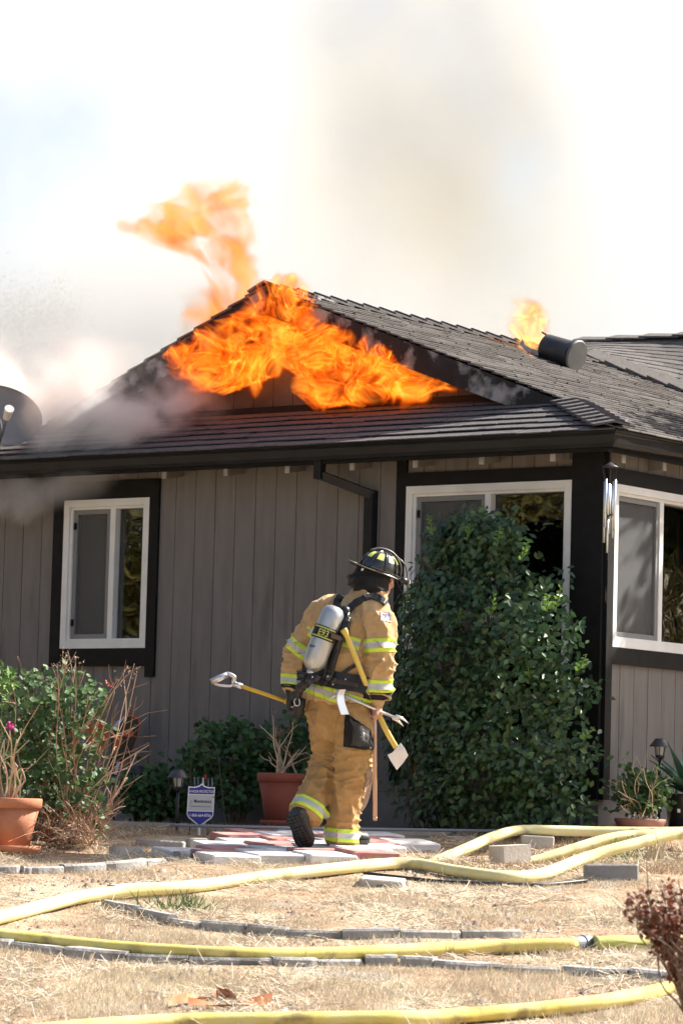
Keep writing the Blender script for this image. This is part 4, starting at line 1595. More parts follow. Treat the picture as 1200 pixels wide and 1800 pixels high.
# left geranium with dry stems
pg = gnd(95, 1490)
dg_ = pg.dot(FWD) + .1
t = thing('geranium_shrub', 'big straggly geranium of dry brown stems with green leaves at its left', 'shrub', pg)
tips = [(x + random.gauss(0, 6), y + random.gauss(0, 6)) for x, y in
        [(118, 1150), (100, 1165), (135, 1158), (75, 1180), (150, 1175), (228, 1182), (240, 1178), (215, 1195), (205, 1205), (175, 1200), (160, 1215), (190, 1230), (210, 1240), (235, 1222), (250, 1290), (256, 1310), (240, 1330), (225, 1350), (230, 1370), (215, 1390), (205, 1420), (190, 1440), (170, 1250), (150, 1270), (140, 1200), (125, 1220), (110, 1230), (180, 1290), (200, 1300), (170, 1330), (190, 1350), (160, 1380), (180, 1410), (60, 1200), (40, 1210), (20, 1190), (30, 1160), (140, 1440), (120, 1450), (220, 1280), (205, 1265), (90, 1200)] * 2][:50]
ends = twig_bush(t, [(60, 1478), (90, 1482), (120, 1484), (150, 1482)], dg_, tips, 'twig', .0055, .05, 4)
tips2 = [(random.uniform(70, 225), random.uniform(1400, 1480)) for _ in range(90)]
twig_bush(t, [(80, 1478), (120, 1484), (160, 1484)], dg_ - .1, tips2, 'twig', .004, .04, 2, part='fallen_stem', spread=.2)
cl = []
for _ in range(430):
    x, y = random.gauss(60, 60), random.uniform(1180, 1440)
    if x < 165 and not (y > 1380 and x < 70 and random.random() < .6):
        cl.append(at(x, y, dg_ + random.uniform(-.25, .3)) - pg)
for _ in range(90):
    cl.append(at(random.uniform(70, 185), random.uniform(1200, 1460), dg_ + random.uniform(-.2, .2)) - pg)
cluster(t, 'leaf_cluster', cl, 5, .028, (.025, .05), 'leaf_ger')
tipc = [at(x, y, dg_ + random.uniform(-.1, .1)) - pg for x, y in [(118, 1152), (135, 1160), (110, 1168), (228, 1184), (238, 1180), (210, 1196), (120, 1180)] for _ in range(3)]
cluster(t, 'seed_heads', tipc, 6, .02, (.012, .022), 'twig', SLIM)
cluster(t, 'flower', [at(x, y, dg_ - .1) - pg for x, y in ((188, 1200), (200, 1201), (193, 1205))], 5, .006, (.012, .02), 'orange', LEAF, kind=None)
# tall leafy weed at the far left
pw = gnd(-5, 1492)
t = thing('leafy_plant', 'leafy green plant with pointed leaves at the left edge above the geranium', 'plant', pw)
dw = pw.dot(FWD)
twig_bush(t, [(-5, 1490)], dw, [(5, 1175), (-10, 1190), (12, 1200)], 'leaf_weed', .006, .02, 0)
cluster(t, 'leaf_cluster', [at(random.gauss(2, 14), random.uniform(1172, 1220), dw) - pw for _ in range(16)], 4, .02, (.05, .09), 'leaf_new', SLIM)

# plant in the left pot
pp_ = pL + Vector((0, 0, .29))
t = thing('potted_geranium', 'bare pale stems with one magenta flower in the left terracotta pot', 'plant', pp_)
dpl = pp_.dot(FWD)
twig_bush(t, [(18, 1412), (10, 1412), (24, 1412)], dpl, [(8, 1300), (18, 1285), (30, 1300), (-5, 1310), (22, 1330), (38, 1350), (14, 1340)] * 2, 'twig_pale', .0075, .025, 1, stuff=False)
cluster(t, 'flower', [at(18 + dx, 1275 + dy, dpl) - pp_ for dx, dy in ((0, 0), (-4, 3), (4, 2), (0, -4))], 14, .008, (.012, .022), 'pink', LEAF, kind=None)
cluster(t, 'leaf_cluster', [at(x, y, dpl) - pp_ for x, y in ((30, 1305), (12, 1330), (3, 1345), (32, 1345), (6, 1372), (28, 1370), (-4, 1350), (34, 1292))], 4, .018, (.03, .045), 'leaf_ger')
cluster(t, 'dead_flower', [at(x, y, dpl) - pp_ for x, y in ((36, 1262), (40, 1284), (-2, 1280), (1, 1290))], 12, .010, (.010, .018), 'deadflower', SLIM)
# dead seed head leaning by the left pot
ps = gnd(82, 1475)
t = thing('dry_seed_head', 'single dried brown seed head on a stem right of the left pot', 'plant', ps)
d_ = ps.dot(FWD) - .1
twig_bush(t, [(84, 1474)], d_, [(81, 1435)], 'twig_pale', .003, .004, 0)
cluster(t, 'seed_head', [at(80, 1431, d_) - ps] * 3, 25, .010, (.012, .022), 'deadflower', SLIM)

# dead stems in the centre pot
pp_ = pC + Vector((0, 0, .33))
t = thing('dead_plant', 'dead plant of bare stems with brown flower heads in the dark red pot', 'plant', pp_)
dpc = pp_.dot(FWD)
twig_bush(t, [(490, 1362), (500, 1362), (510, 1362)], dpc, [(480, 1258), (476, 1290), (492, 1300), (515, 1270), (508, 1290), (530, 1320), (538, 1312), (472, 1330), (520, 1340), (500, 1310), (484, 1340), (540, 1322)], 'twig_pale', .0065, .018, 1, stuff=False)
cluster(t, 'dead_flower', [at(x, y, dpc) - pp_ for x, y in ((480, 1252), (490, 1285), (497, 1282), (515, 1268), (484, 1296), (503, 1284), (490, 1292))], 16, .013, (.012, .024), 'deadflower', SLIM)

# shaded geraniums along the wall
for (cx, cy, rx, ry, base, n, lab) in ((415, 1345, 85, 78, (415, 1452), 300, 'leafy green geranium clump growing against the wall behind the wire trellis'),
                                       (268, 1395, 62, 52, (275, 1452), 210, 'low green geranium clump spreading between the dry twigs and the path light'),
                                       (520, 1325, 36, 70, (525, 1456), 90, 'narrow green geranium growing behind the dead stems in the dark red pot')):
    pc_ = near_wall(base[0], base[1], .36)
    t = thing('geranium_clump', lab, 'plant', pc_)
    dd2 = pc_.dot(FWD)
    cs = []
    while len(cs) < n:
        u, v = random.uniform(-1, 1), random.uniform(-1, 1)
        if u * u + v * v < 1 + .35 * noise.noise(Vector((u * 2.5, v * 2.5, cx))):
            if noise.noise(Vector((u * 3.5, v * 3.5, cx + 7.))) > -.22:
                cs.append(at(cx + u * rx, cy + v * ry, dd2 + random.uniform(-.22, .16)) - pc_)
    cluster(t, 'leaf_cluster', cs, 7, .03, (.025, .048), 'leaf_gershade')
    twig_bush(t, [base], dd2, [(cx + random.uniform(-.8, .8) * rx, cy + random.uniform(-.8, .6) * ry) for _ in range(26)], 'bark', .005, .03, 2)

# plant in the bowl
pp_ = pB + Vector((0, 0, .085))
t = thing('potted_geranium', 'leggy pale geranium with twisted stems in the brown bowl planter', 'plant', pp_)
dpb = pp_.dot(FWD)
en = twig_bush(t, [(1115, 1440), (1130, 1440), (1140, 1440)], dpb, [(1100, 1345), (1092, 1372), (1085, 1390), (1118, 1330), (1150, 1345), (1160, 1380), (1165, 1405), (1090, 1415), (1110, 1400), (1145, 1360), (1155, 1430), (1130, 1350)] * 2, 'twig_pale', .0042, .035, 1, stuff=False)
cs = [at(random.gauss(1130, 20), random.uniform(1362, 1424), dpb + random.uniform(-.12, .12)) - pp_ for _ in range(150)] + [at(x, y, dpb) - pp_ for x, y in ((1102, 1346), (1096, 1340), (1108, 1350), (1150, 1350), (1158, 1375), (1165, 1392), (1160, 1410), (1155, 1384), (1090, 1412), (1095, 1416))]
cluster(t, 'leaf_cluster', cs, 6, .022, (.022, .042), 'leaf_ger')
# agave in the nursery pot
pp_ = pN + Vector((0, 0, .235))
t = thing('agave', 'spiky blue green agave in the black nursery pot', 'plant', pp_)
for k in range(22):
    a = k * 2.4
    el = .25 + .9 * (k / 22)
    L = random.uniform(.30, .42)
    d3 = Vector((math.cos(a) * math.cos(el), math.sin(a) * math.cos(el), math.sin(el)))
    sd3 = d3.cross(Vector((0, 0, 1))).normalized()
    nn = sd3.cross(d3)
    mb = MB()
    K = 6
    for i in range(K + 1):
        u = i / K
        w = .034 * (math.sin(math.pi * min(1, u * .75 + .22)) ** .8) * (1 - u ** 3) + .0008
        c = d3 * (L * u) + nn * (-.05 * u * u) + Vector((0, 0, .02))
        mb.v += [tuple(c - sd3 * w + nn * w * .35), tuple(c - nn * .004), tuple(c + sd3 * w + nn * w * .35)]
    for i in range(K):
        b0 = i * 3
        mb.f += [(b0, b0 + 3, b0 + 4, b0 + 1), (b0 + 1, b0 + 4, b0 + 5, b0 + 2)]
    mb.mi = [0] * len(mb.f)
    mb.build('leaf', M['leaf_agave'], t, smooth=True)

# red shrub in the foreground
pr = gnd(1185, 1745)
drr = 13.2
base = at(1200, 1790, drr)
base.z = zg(base.x, base.y)
t = thing('red_shrub', 'red leaved shrub close to the camera at the right edge', 'shrub', base)
tips = [(1108, 1580), (1120, 1600), (1135, 1572), (1165, 1570), (1180, 1565), (1200, 1575), (1220, 1580), (1145, 1620), (1155, 1650), (1175, 1640), (1190, 1610), (1215, 1630), (1190, 1690), (1185, 1715), (1196, 1708), (1178, 1690), (1200, 1725), (1210, 1700), (1230, 1650), (1165, 1600), (1130, 1590), (1200, 1660), (1170, 1665)]
en = twig_bush(t, [(1215, 1800), (1235, 1800)], drr, tips, 'bark', .005, .03, 2)
cs = []
for (x, y) in tips:
    for k in range(10):
        u = k / 10
        cs.append(at(x + (1205 - x) * u * .45 + random.gauss(0, 6), y + (1720 - y) * u * .45 + random.gauss(0, 6), drr + random.uniform(-.08, .08)) - base)
cluster(t, 'leaf_cluster', cs, 7, .012, (.018, .032), 'leaf_red', LEAF)

# weeds
for (x, y, h, n, lab) in ((320, 1602, .13, 90, 'green grassy weed growing through the sunken edging row'), (1095, 1510, .12, 30, 'small green weed with drying leaves beside the crossing hoses'), (1150, 1515, .18, 26, 'tall dry weed stalk right of the crossing hoses')):
    pw = gnd(x, y)
    t = thing('weed', lab, 'weed', pw)
    P = rnd(n) * (.085, .05, 0)
    P[:, 2] = 0
    T = rnd(n) * .5 + (0, 0, 1)
    V, F = leaves(GRASS, P, rnd(n) * .4 + (0, -1, .2), T, rng.uniform(h * .5, h * 1.2, n))
    link('blades', np_mesh('blades', V * (1, 1, 1), F, M['straw'] if 'dry weed' in lab else M['leaf_weed']), t)['kind'] = 'stuff'
    if 'small' in lab:
        cluster(t, 'leaf_cluster', [Vector((random.gauss(0, .09), random.gauss(0, .05), abs(random.gauss(.05, .04)))) for _ in range(40)], 5, .012, (.012, .022), 'leaf_weed', LEAF)

# fallen strip of orange bark near the bottom hose
pw = gnd(385, 1775)
t = thing('dry_palm_strip', 'curled rusty orange strip of dried bark beside the nearest hose', 'debris', pw)
M['rust'] = mat('rusty_bark', (.40, .12, .045), .8, (.55, .26, .12), 9, 5, third=((.60, .42, .28), 5, .6))
for k, (pts, w) in enumerate((([(296, 1774), (330, 1768), (362, 1762), (392, 1756), (415, 1768)], .022), ([(380, 1757), (400, 1760), (430, 1768), (478, 1766)], .02), ([(330, 1775), (400, 1775), (470, 1771)], .018))):
    P3 = smooth_path([gnd(x, y) - pw + Vector((0, 0, .03 + .012 * math.sin(i * 2 + k))) for i, (x, y) in enumerate(pts)], 5)
    mb = MB()
    for i, c in enumerate(P3):
        a = .5 + .8 * math.sin(i * .5 + k)
        s_ = Vector((0, math.cos(a), math.sin(a))) * w
        mb.v += [tuple(c - s_), tuple(c + Vector((0, 0, -.008))), tuple(c + s_)]
    for i in range(len(P3) - 1):
        b0 = i * 3
        mb.f += [(b0, b0 + 3, b0 + 4, b0 + 1), (b0 + 1, b0 + 4, b0 + 5, b0 + 2)]
    mb.mi = [0] * len(mb.f)
    mb.build('bark_strip', M['rust'], t, smooth=True)


# --- trees: one far tree in view, others beside the plot that shade it and show in the panes
def make_tree(name, label, base, h, cr, n, leafsize, mname, zlow=.35, group=None, seed=1, sq=1.0, tpl=None):
    r = np.random.default_rng(seed)
    t = thing(name, label, 'tree', base, group=group)
    mb = MB()
    mb.tube([(0, 0, -.2), (.03, .02, h * .25), (-.03, .05, h * .5), (.02, 0, h * .8)], [h * .028, h * .022, h * .016, h * .004], 10)
    cen = []
    for k in range(15):
        a, z = k * 2.4, h * (zlow + (1 - zlow) * ((k + .5) / 15) * .92)
        f = math.sin(math.pi * min(1, (z / h - zlow) / (1 - zlow) * .8 + .15))
        e = Vector((math.cos(a) * cr * f * .75, math.sin(a) * cr * f * .75, z + h * .03))
        s0 = Vector((0, 0, max(h * .18, z - h * .16)))
        mb.tube(smooth_path([s0, s0.lerp(e, .5) + Vector((0, 0, h * .02)), e], 4), [h * .009 * (1 - i / 12) for i in range(9)], 6)
        cen.append(tuple(e))
        for _ in range(3):
            cen.append(tuple(e + Vector(r.normal(size=3)) * cr * .28))
    mb.build('trunk', M['bark'], t, smooth=True)
    C = np.array(cen)
    idx = r.integers(0, len(C), n)
    P = C[idx] + r.normal(size=(n, 3)) * cr * .16 * np.array([1, 1, .8]) * sq
    N = r.normal(size=(n, 3)) + (0, 0, .4)
    V, F = leaves(tpl or LEAF, P, N, r.normal(size=(n, 3)) + (0, 0, -.5), r.uniform(leafsize * .6, leafsize * 1.3, n))
    o = link('crown', np_mesh('crown', V, F, M[mname]), t)
    return t


bt = at(60, 1400, 60)
bt.z = -.3
make_tree('background_tree', 'hazy tree rising behind the smoke at the left of the roof', bt, 7.9, 2.6, 220000, .05, 'leaf_tree', seed=3, sq=1.0, tpl=SLIM)
# unseen tree added east of the house to shade its right wall and pots; trees west of the plot: mirrored in the panes
cs_ = Vector((1.75, 23.87, 0)) + Vector((math.cos(SUN_AZ), math.sin(SUN_AZ), 0)) * 5.4 + Vector((-math.sin(SUN_AZ), math.cos(SUN_AZ), 0)) * .95
make_tree('shade_tree', 'unseen broad tree added east of the house to shade its right wall', (cs_.x, cs_.y, 0), 6.4, 1.5, 17000, .14, 'leaf_tree', zlow=.38, seed=5, sq=.8)
wt = make_tree('yard_tree', 'tree west of the plot beyond the left edge', (-12, 20.5, -.3), 9.5, 3.6, 26000, .14, 'leaf_gold', zlow=.1, group='trees beside the plot', seed=8)
for k, (x, y, s) in enumerate(((-15, 24.5, 1.1), (-13.5, 16, .9), (-19, 20, 1.3), (15, 29.5, .75), (19, 34, .8), (17, 26, .7))):  # unseen eastern copies are added so the right window mirrors dark foliage
    c = copy_tree(wt)
    c.location = (x, y, -.6)
    c.scale = (s, s, s)
    c.rotation_euler = (0, 0, k * 1.3)
    c['label'] = 'tree %s of the plot outside the picture' % ('far west', 'north west', 'south west', 'farthest west', 'east', 'north east', 'farthest east')[k + 1]

# --- straw: standing blades and lying stalks
pv0, e1, e2 = PAV


def scatter(n, ymin, ymax, dens, margin=.35):
    y = rng.uniform(ymin, ymax, n)
    hwid = y * 600 / FPX + margin
    x = rng.uniform(-1, 1, n) * hwid
    keep = np.array([rng.uniform() < dens(a, b) for a, b in zip(x, y)])
    x, y = x[keep], y[keep]
    q = np.column_stack([x - pv0.x, y - pv0.y])
    a, b = q @ np.array([e1.x, e1.y]), q @ np.array([e2.x, e2.y])
    inside = (a > -.03) & (a < 1.95) & (b > -.05) & (b < 1.5)
    x, y = x[~inside], y[~inside]
    return x, y, np.array([zg(p, q) for p, q in zip(x, y)])


def blades(name, label, n, ymin, ymax, dens, hgt, lean, width, m, group=None):
    x, y, z = scatter(n, ymin, ymax, dens)
    k = len(x)
    P = np.column_stack([x, y, z - .003])
    T = np.column_stack([rng.normal(size=k) * lean, rng.normal(size=k) * lean, np.abs(rng.normal(size=k) * .3 + 1)])
    N = np.column_stack([rng.normal(size=k) * .6, -np.ones(k), rng.normal(size=k) * .4])
    tpl = (np.array([(-.5, 0, 0), (.5, 0, 0), (.32, .55, .06), (-.32, .55, .06), (0, 1, .18)]), np.array([(0, 1, 2), (0, 2, 3), (3, 2, 4)]))
    N = unit(N)
    T = unit(T - N * np.sum(T * N, axis=1, keepdims=True))
    A = np.cross(T, N)
    H = (rng.uniform(.5, 1.2, k) * hgt)[:, None, None]
    W = (rng.uniform(.6, 1.3, k) * width)[:, None, None]
    V = P[:, None, :] + W * A[:, None, :] * tpl[0][None, :, 0:1] + H * (T[:, None, :] * tpl[0][None, :, 1:2] + N[:, None, :] * tpl[0][None, :, 2:3])
    F = tpl[1][None] + (np.arange(k) * 5)[:, None, None]
    o = link(name, np_mesh(name, V.reshape(-1, 3), F.reshape(-1, 3), m))
    return tag(o, label, 'grass', kind='stuff')


def dn(f, lo, s=0.):
    return lambda x, y: max(0., min(1., (noise.noise(Vector((x * f, y * f, s))) - lo) * 2.5))


blades('dry_grass', 'short pale dry grass standing over the front yard', 230000, 14.6, 22.6, dn(1.6, -.12), .028, .55, .0034, M['straw'])
blades('dry_grass', 'taller tufts of bleached grass near the street', 60000, 14.8, 18.6, dn(1.6, -.1, 4.), .048, .35, .0036, M['straw'])
blades('dry_grass', 'grey brown dry grass in the bed below the wall', 26000, 21.5, 24.0, dn(1.5, -.3, 8.), .045, .8, .004, M['straw_brown'])
# lying stalks
x, y, z = scatter(120000, 14.6, 23.4, dn(1.7, -.02, 2.))
k = len(x)
P = np.column_stack([x, y, z + rng.uniform(.002, .022, k)])
T = np.column_stack([rng.normal(size=k), rng.normal(size=k) * .6, rng.normal(size=k) * .18])
V, F = leaves((np.array([(-.5, 0, 0), (.5, 0, 0), (.4, 1, .0), (-.4, 1, .0)]) * (.04, 1, 1), np.array([(0, 1, 2), (0, 2, 3)])), P, rnd(k) * .5 + (0, -.6, 1), T, rng.uniform(.025, .10, k))
mi = np.repeat((rng.uniform(size=k) < .35).astype(int), 2)
o = link('straw_litter', np_mesh('straw_litter', V, F, [M['straw'], M['straw_brown']], mi))
tag(o, 'loose straw lying over the dirt', 'straw', kind='stuff')
# small clods and pebbles
x, y, z = scatter(9000, 14.8, 23.2, dn(.9, -.1, 6.))
k = len(x)
cub = np.array([(-1, -.8, -.5), (1, -1, -.5), (.8, 1, -.5), (-1, .9, -.5), (-.6, -.5, .6), (.6, -.6, .7), (.5, .5, .6), (-.5, .6, .5)])
cf = np.array([(0, 1, 5), (0, 5, 4), (1, 2, 6), (1, 6, 5), (2, 3, 7), (2, 7, 6), (3, 0, 4), (3, 4, 7), (4, 5, 6), (4, 6, 7)])
s_ = np.abs(rng.normal(size=k)) * .007 + .004
V = np.column_stack([x, y, z])[:, None, :] + s_[:, None, None] * cub[None] * rng.uniform(.7, 1.4, (k, 1, 3))
F = cf[None] + (np.arange(k) * 8)[:, None, None]
o = link('gravel', np_mesh('gravel', V.reshape(-1, 3), F.reshape(-1, 3), mat('clods', (.22, .17, .13), .95, (.42, .36, .30), 3, 3, island=.4)))
tag(o, 'small clods and pebbles on the bare dirt', 'gravel', kind='stuff')

# ------------------------------------------------------------------ the person in turnout gear
def cloth(name, c1, c2, rough=.85, sc=14, bump=(90, .0015), third=None, sheen=.15):
    return mat(name, c1, rough, c2, sc, 5, bump=bump, third=third, sheen=sheen, spec=.2)


M['coat'] = cloth('tan_turnout_cloth', (.46, .30, .14), (.54, .37, .19), third=((.33, .20, .085), 4.5, .62))
M['trousers'] = cloth('ochre_turnout_cloth', (.38, .225, .085), (.46, .285, .115), third=((.25, .15, .06), 4.0, .60))
M['lime'] = mat('lime_trim', (.55, .78, .04), .55, (.62, .84, .07), 30, 2)
M['silver'] = mat('silver_trim', (.44, .45, .45), .40, (.52, .53, .53), 40, 2, spec=.6)
M['black_cloth'] = cloth('black_cloth', (.010, .010, .011), (.018, .018, .019))
M['black_leather'] = mat('black_leather', (.014, .013, .012), .5, (.03, .028, .026), 18, 4, bump=(60, .002), third=((.075, .07, .06), 8, .66))
M['webbing'] = mat('black_webbing', (.012, .013, .016), .6, (.022, .024, .028), 60, 2, bump=(150, .001))
M['skin'] = mat('skin', (.50, .26, .18), .5, (.58, .33, .24), 30, 3, bump=(120, .0006))
M['hair'] = mat('dark_hair', (.03, .02, .014), .7)
M['helmet'] = mat('helmet_shell', (.010, .011, .013), .22, (.02, .02, .022), 12, 4, coat=.5, spec=.6)
M['helmet_trim'] = mat('helmet_trim', (.06, .055, .05), .45, (.11, .10, .09), 30, 3)
M['wristlet'] = cloth('knit_wristlet', (.45, .30, .16), (.52, .37, .21), sc=60)
M['tank'] = mat('brushed_cylinder', (.36, .38, .40), .34, (.50, .52, .53), 5, 5, (1, 1, .4), metal=.65, third=((.24, .26, .27), 6, .62), spec=.6, bump=(30, .001))
M['steel'] = mat('bright_steel', (.70, .69, .70), .28, (.60, .59, .60), 15, 4, metal=.85)
M['axe_white'] = mat('polished_axe_head', (.80, .79, .79), .35, (.72, .71, .71), 10, 3, metal=.3)
M['fibreglass'] = mat('yellow_fibreglass', (.74, .47, .035), .4, (.66, .40, .03), 8, 4, third=((.45, .27, .05), 7, .66))
M['axe_handle'] = mat('pale_yellow_handle', (.74, .58, .15), .45, (.66, .48, .10), 8, 4, third=((.40, .28, .10), 7, .64))
M['ash_wood'] = mat('ash_wood', (.50, .31, .20), .6, (.60, .41, .29), 20, 5, (3, 3, .4), third=((.30, .18, .12), 12, .62))

BD = 22.2
PF = Vector((.507, .862, 0))                     # the way the person faces
PR = Vector((.862, -.507, 0))                    # the person's right
ZU = Vector((0, 0, 1))
foot = at(603, 1496, BD)
foot.z = zg(foot.x, foot.y) + .05


def Q(px, py, dd=0.0):
    return at(px, py, BD + dd)


def loft(mb, secs, seg=20):
    """secs: (centre, side half-vector, depth half-vector)."""
    o = len(mb.v)
    for c, a, b in secs:
        for k in range(seg):
            w = 2 * math.pi * k / seg
            mb.v.append(tuple(c + a * math.cos(w) + b * math.sin(w)))
    n = len(secs)
    f0 = len(mb.f)
    for i in range(n - 1):
        for k in range(seg):
            k2 = (k + 1) % seg
            mb.f.append((o + i * seg + k, o + i * seg + k2, o + (i + 1) * seg + k2, o + (i + 1) * seg + k))
    mb.f.append(tuple(o + k for k in range(seg - 1, -1, -1)))
    mb.f.append(tuple(o + (n - 1) * seg + k for k in range(seg)))
    mb.mi += [0] * (len(mb.f) - f0)


def limb(mb, pts, rad, seg=16, k=4, flat=1.0):
    P = smooth_path(pts, k)
    r = np.interp(np.linspace(0, len(pts) - 1, len(P)), range(len(pts)), rad)
    t0, t1 = (P[1] - P[0]).normalized(), (P[-1] - P[-2]).normalized()
    # rounded ends
    P = [P[0] - t0 * r[0] * .5] + P + [P[-1] + t1 * r[-1] * .3]
    r = [r[0] * .6] + list(r) + [r[-1] * .75]
    mb.tube(P, r, seg, flat=flat, up=PF)


def remesh(mb, voxel, smooth=6, it=.5):
    me = mb.mesh('tmp', [])
    o = bpy.data.objects.new('tmp', me)
    COL.objects.link(o)
    m = o.modifiers.new('r', 'REMESH')
    m.mode = 'VOXEL'
    m.voxel_size = voxel
    s = o.modifiers.new('s', 'SMOOTH')
    s.factor, s.iterations = it, smooth
    out = bpy.data.meshes.new_from_object(o.evaluated_get(bpy.context.evaluated_depsgraph_get()))
    bpy.data.objects.remove(o)
    bpy.data.meshes.remove(me)
    return out


def displace(me, fn):
    me.update()
    nrm = [v.normal.copy() for v in me.vertices]
    for v, n in zip(me.vertices, nrm):
        v.co += n * fn(v.co, n)
    me.update()


def put(me, name, m, parent, origin):
    for v in me.vertices:
        v.co -= origin
    me.materials.clear()
    me.materials.append(m)
    me.polygons.foreach_set('use_smooth', [True] * len(me.polygons))
    me.update()
    return link(name, me, parent)


def nz(p, s, st=(1, 1, 1), o=0.):
    return noise.noise(Vector((p.x * s * st[0] + o, p.y * s * st[1], p.z * s * st[2])))


# joints
neck = Q(648, 1044, .06)
rs, re, rwr, rh = Q(658, 1076, -.10), Q(668, 1150, -.16), Q(664, 1224, -.13), Q(660, 1246, -.13)
ls, le, lwr, lh = Q(572, 1078, .10), Q(526, 1150, .14), Q(516, 1212, .10), Q(517, 1230, .08)
# --- body: one continuous surface (head, neck, trunk, arms, hands, legs)
mb = MB()
hd = Q(664, 1016, .06)
HF = (RGT * .90 - UPV * .28 + FWD * .34).normalized()     # where the head looks
HU = (UPV * .95 + RGT * .26 - FWD * .05)
HU = (HU - HF * HU.dot(HF)).normalized()
HL = HU.cross(HF)
hm = Matrix((HF, HL, HU)).transposed()
mb.ball(hd, (.098, .076, .112), 20, 14, hm)
mb.ball(hd + HF * .050 - HU * .062, (.050, .050, .050), 14, 10, hm)      # jaw
mb.ball(hd + HF * .098 - HU * .018, (.020, .013, .026), 10, 8, hm)       # nose
mb.ball(hd + HF * .088 - HU * .056, (.014, .024, .009), 10, 8, hm)       # lips
for s_ in (1, -1):
    mb.ball(hd + HL * s_ * .078 - HF * .008 - HU * .012, (.020, .008, .031), 10, 8, hm)   # ears
    mb.ball(hd + HF * .084 + HL * s_ * .031 + HU * .020, (.010, .020, .008), 8, 6, hm)    # brows
limb(mb, [hd - HU * .05, neck + Vector((0, 0, -.02)), Q(640, 1070, .04)], [.058, .060, .075])
loft(mb, [(Q(636, 1062, .03), PR * .10, PF * .08), (Q(624, 1085, .02), PR * .18, PF * .10), (Q(610, 1120, 0), PR * .17, PF * .11), (Q(600, 1170, 0), PR * .145, PF * .10), (Q(594, 1215, 0), PR * .16, PF * .11), (Q(592, 1250, 0), PR * .14, PF * .10)])
limb(mb, [rs, re, rwr, rh], [.060, .047, .032, .028])
limb(mb, [ls, le, lwr, lh], [.060, .047, .032, .028])
limb(mb, [Q(616, 1240, -.06), Q(622, 1350, -.07), Q(601, 1478, 0)], [.070, .052, .040])
limb(mb, [Q(574, 1240, .06), Q(577, 1340, .11), Q(541, 1426, -.09)], [.068, .052, .040])


def hand(c, down, palm, thumbv, grip):
    """palm direction points into the grip; fingers curl round the line through c along grip."""
    knu = palm * -1
    mb.ball(c + knu * .018 - down * .01, (.040, .020, .044), 12, 8, Matrix((grip, palm, down)).transposed())
    for i, (f, L) in enumerate(zip((-.032, -.011, .010, .029), (.9, 1.0, .95, .78))):
        b = c + grip * f
        k0 = b + knu * .022 + down * .020
        k1 = b + knu * .006 + down * .047 * L
        k2 = b + palm * .024 + down * .043 * L
        k3 = b + palm * .030 + down * .016 * L
        mb.tube([k0 - down * .015, k0, k1, k2, k3], [.0105, .0105, .0098, .0092, .0075], 8)
        mb.ball(k0, .0108, 8, 6)
        mb.ball(k1, .0100, 8, 6)
        mb.ball(k2, .0094, 8, 6)
        mb.ball(k3, .0078, 8, 6)
    t0 = c + grip * -.030 * thumbv + knu * .012 - down * .022
    t1 = c + grip * -.050 * thumbv + palm * .010 + down * .004
    t2 = c + grip * -.030 * thumbv + palm * .032 + down * .018
    mb.tube([t0, t1, t2], [.013, .0115, .009], 8)
    mb.ball(t1, .0115, 8, 6)
    mb.ball(t2, .009, 8, 6)


hand(rh + Vector((0, 0, -.012)), Vector((0, 0, -1)), -PR, 1, -PF)
hand(lh + Vector((0, 0, -.012)), Vector((0, 0, -1)), PR, 1, -PF)
bme = remesh(mb, .0062, 3)
person = put(bme, 'person', M['skin'], None, foot)
person.location = foot
tag(person, 'person in tan turnout gear and black helmet walking towards the burning house with tools', 'person')
# eyes
for s_ in (1, -1):
    MB().ball(hd + HF * .083 + HL * s_ * .031 + HU * .006 - foot, .011, 10, 8).build('eye', M['sign_white'], person, smooth=True)

# --- coat
mb = MB()
loft(mb, [(Q(592, 1234, .0), PR * .235, PF * .175), (Q(594, 1215, .0), PR * .222, PF * .175), (Q(598, 1190, .0), PR * .205, PF * .165), (Q(603, 1160, .0), PR * .212, PF * .17),
          (Q(612, 1125, .005), PR * .228, PF * .172), (Q(620, 1098, .01), PR * .232, PF * .165), (Q(628, 1077, .02), PR * .205, PF * .145),
          (Q(637, 1060, .035), PR * .150, PF * .12), (Q(645, 1048, .05), PR * .112, PF * .110), (Q(648, 1039, .055), PR * .108, PF * .108)], 28)
limb(mb, [Q(640, 1070, -.04), rs, Q(666, 1110, -.145), re, Q(667, 1190, -.15), rwr], [.09, .098, .096, .090, .084, .074], 20)
limb(mb, [Q(600, 1070, .07), ls, Q(548, 1112, .14), le, Q(519, 1185, .13), lwr], [.09, .096, .092, .088, .080, .070], 20)
cme = remesh(mb, .0085, 4)


def coat_f(p, n):
    big = nz(p, 5.5, (1, 1, .8), 3.) * .012
    f1 = (1 - abs(nz(p, 9, (1.3, 1.3, .55), 11.))) ** 5 * .021        # long drapes
    arm = 1.0 if (p - re).length < .13 or (p - le).length < .13 or (p - rwr).length < .12 else .35
    f2 = (1 - abs(nz(p, 13, (.6, .6, 1.7), 5.))) ** 6 * .024 * arm     # folds across the sleeves
    return big + f1 + f2 - .008 + nz(p, 38) * .0016


displace(cme, coat_f)
BV = {}


def bvh(me):
    return BVHTree.FromPolygons([v.co for v in me.vertices], [tuple(p.vertices) for p in me.polygons])


BV['coat'] = bvh(cme)
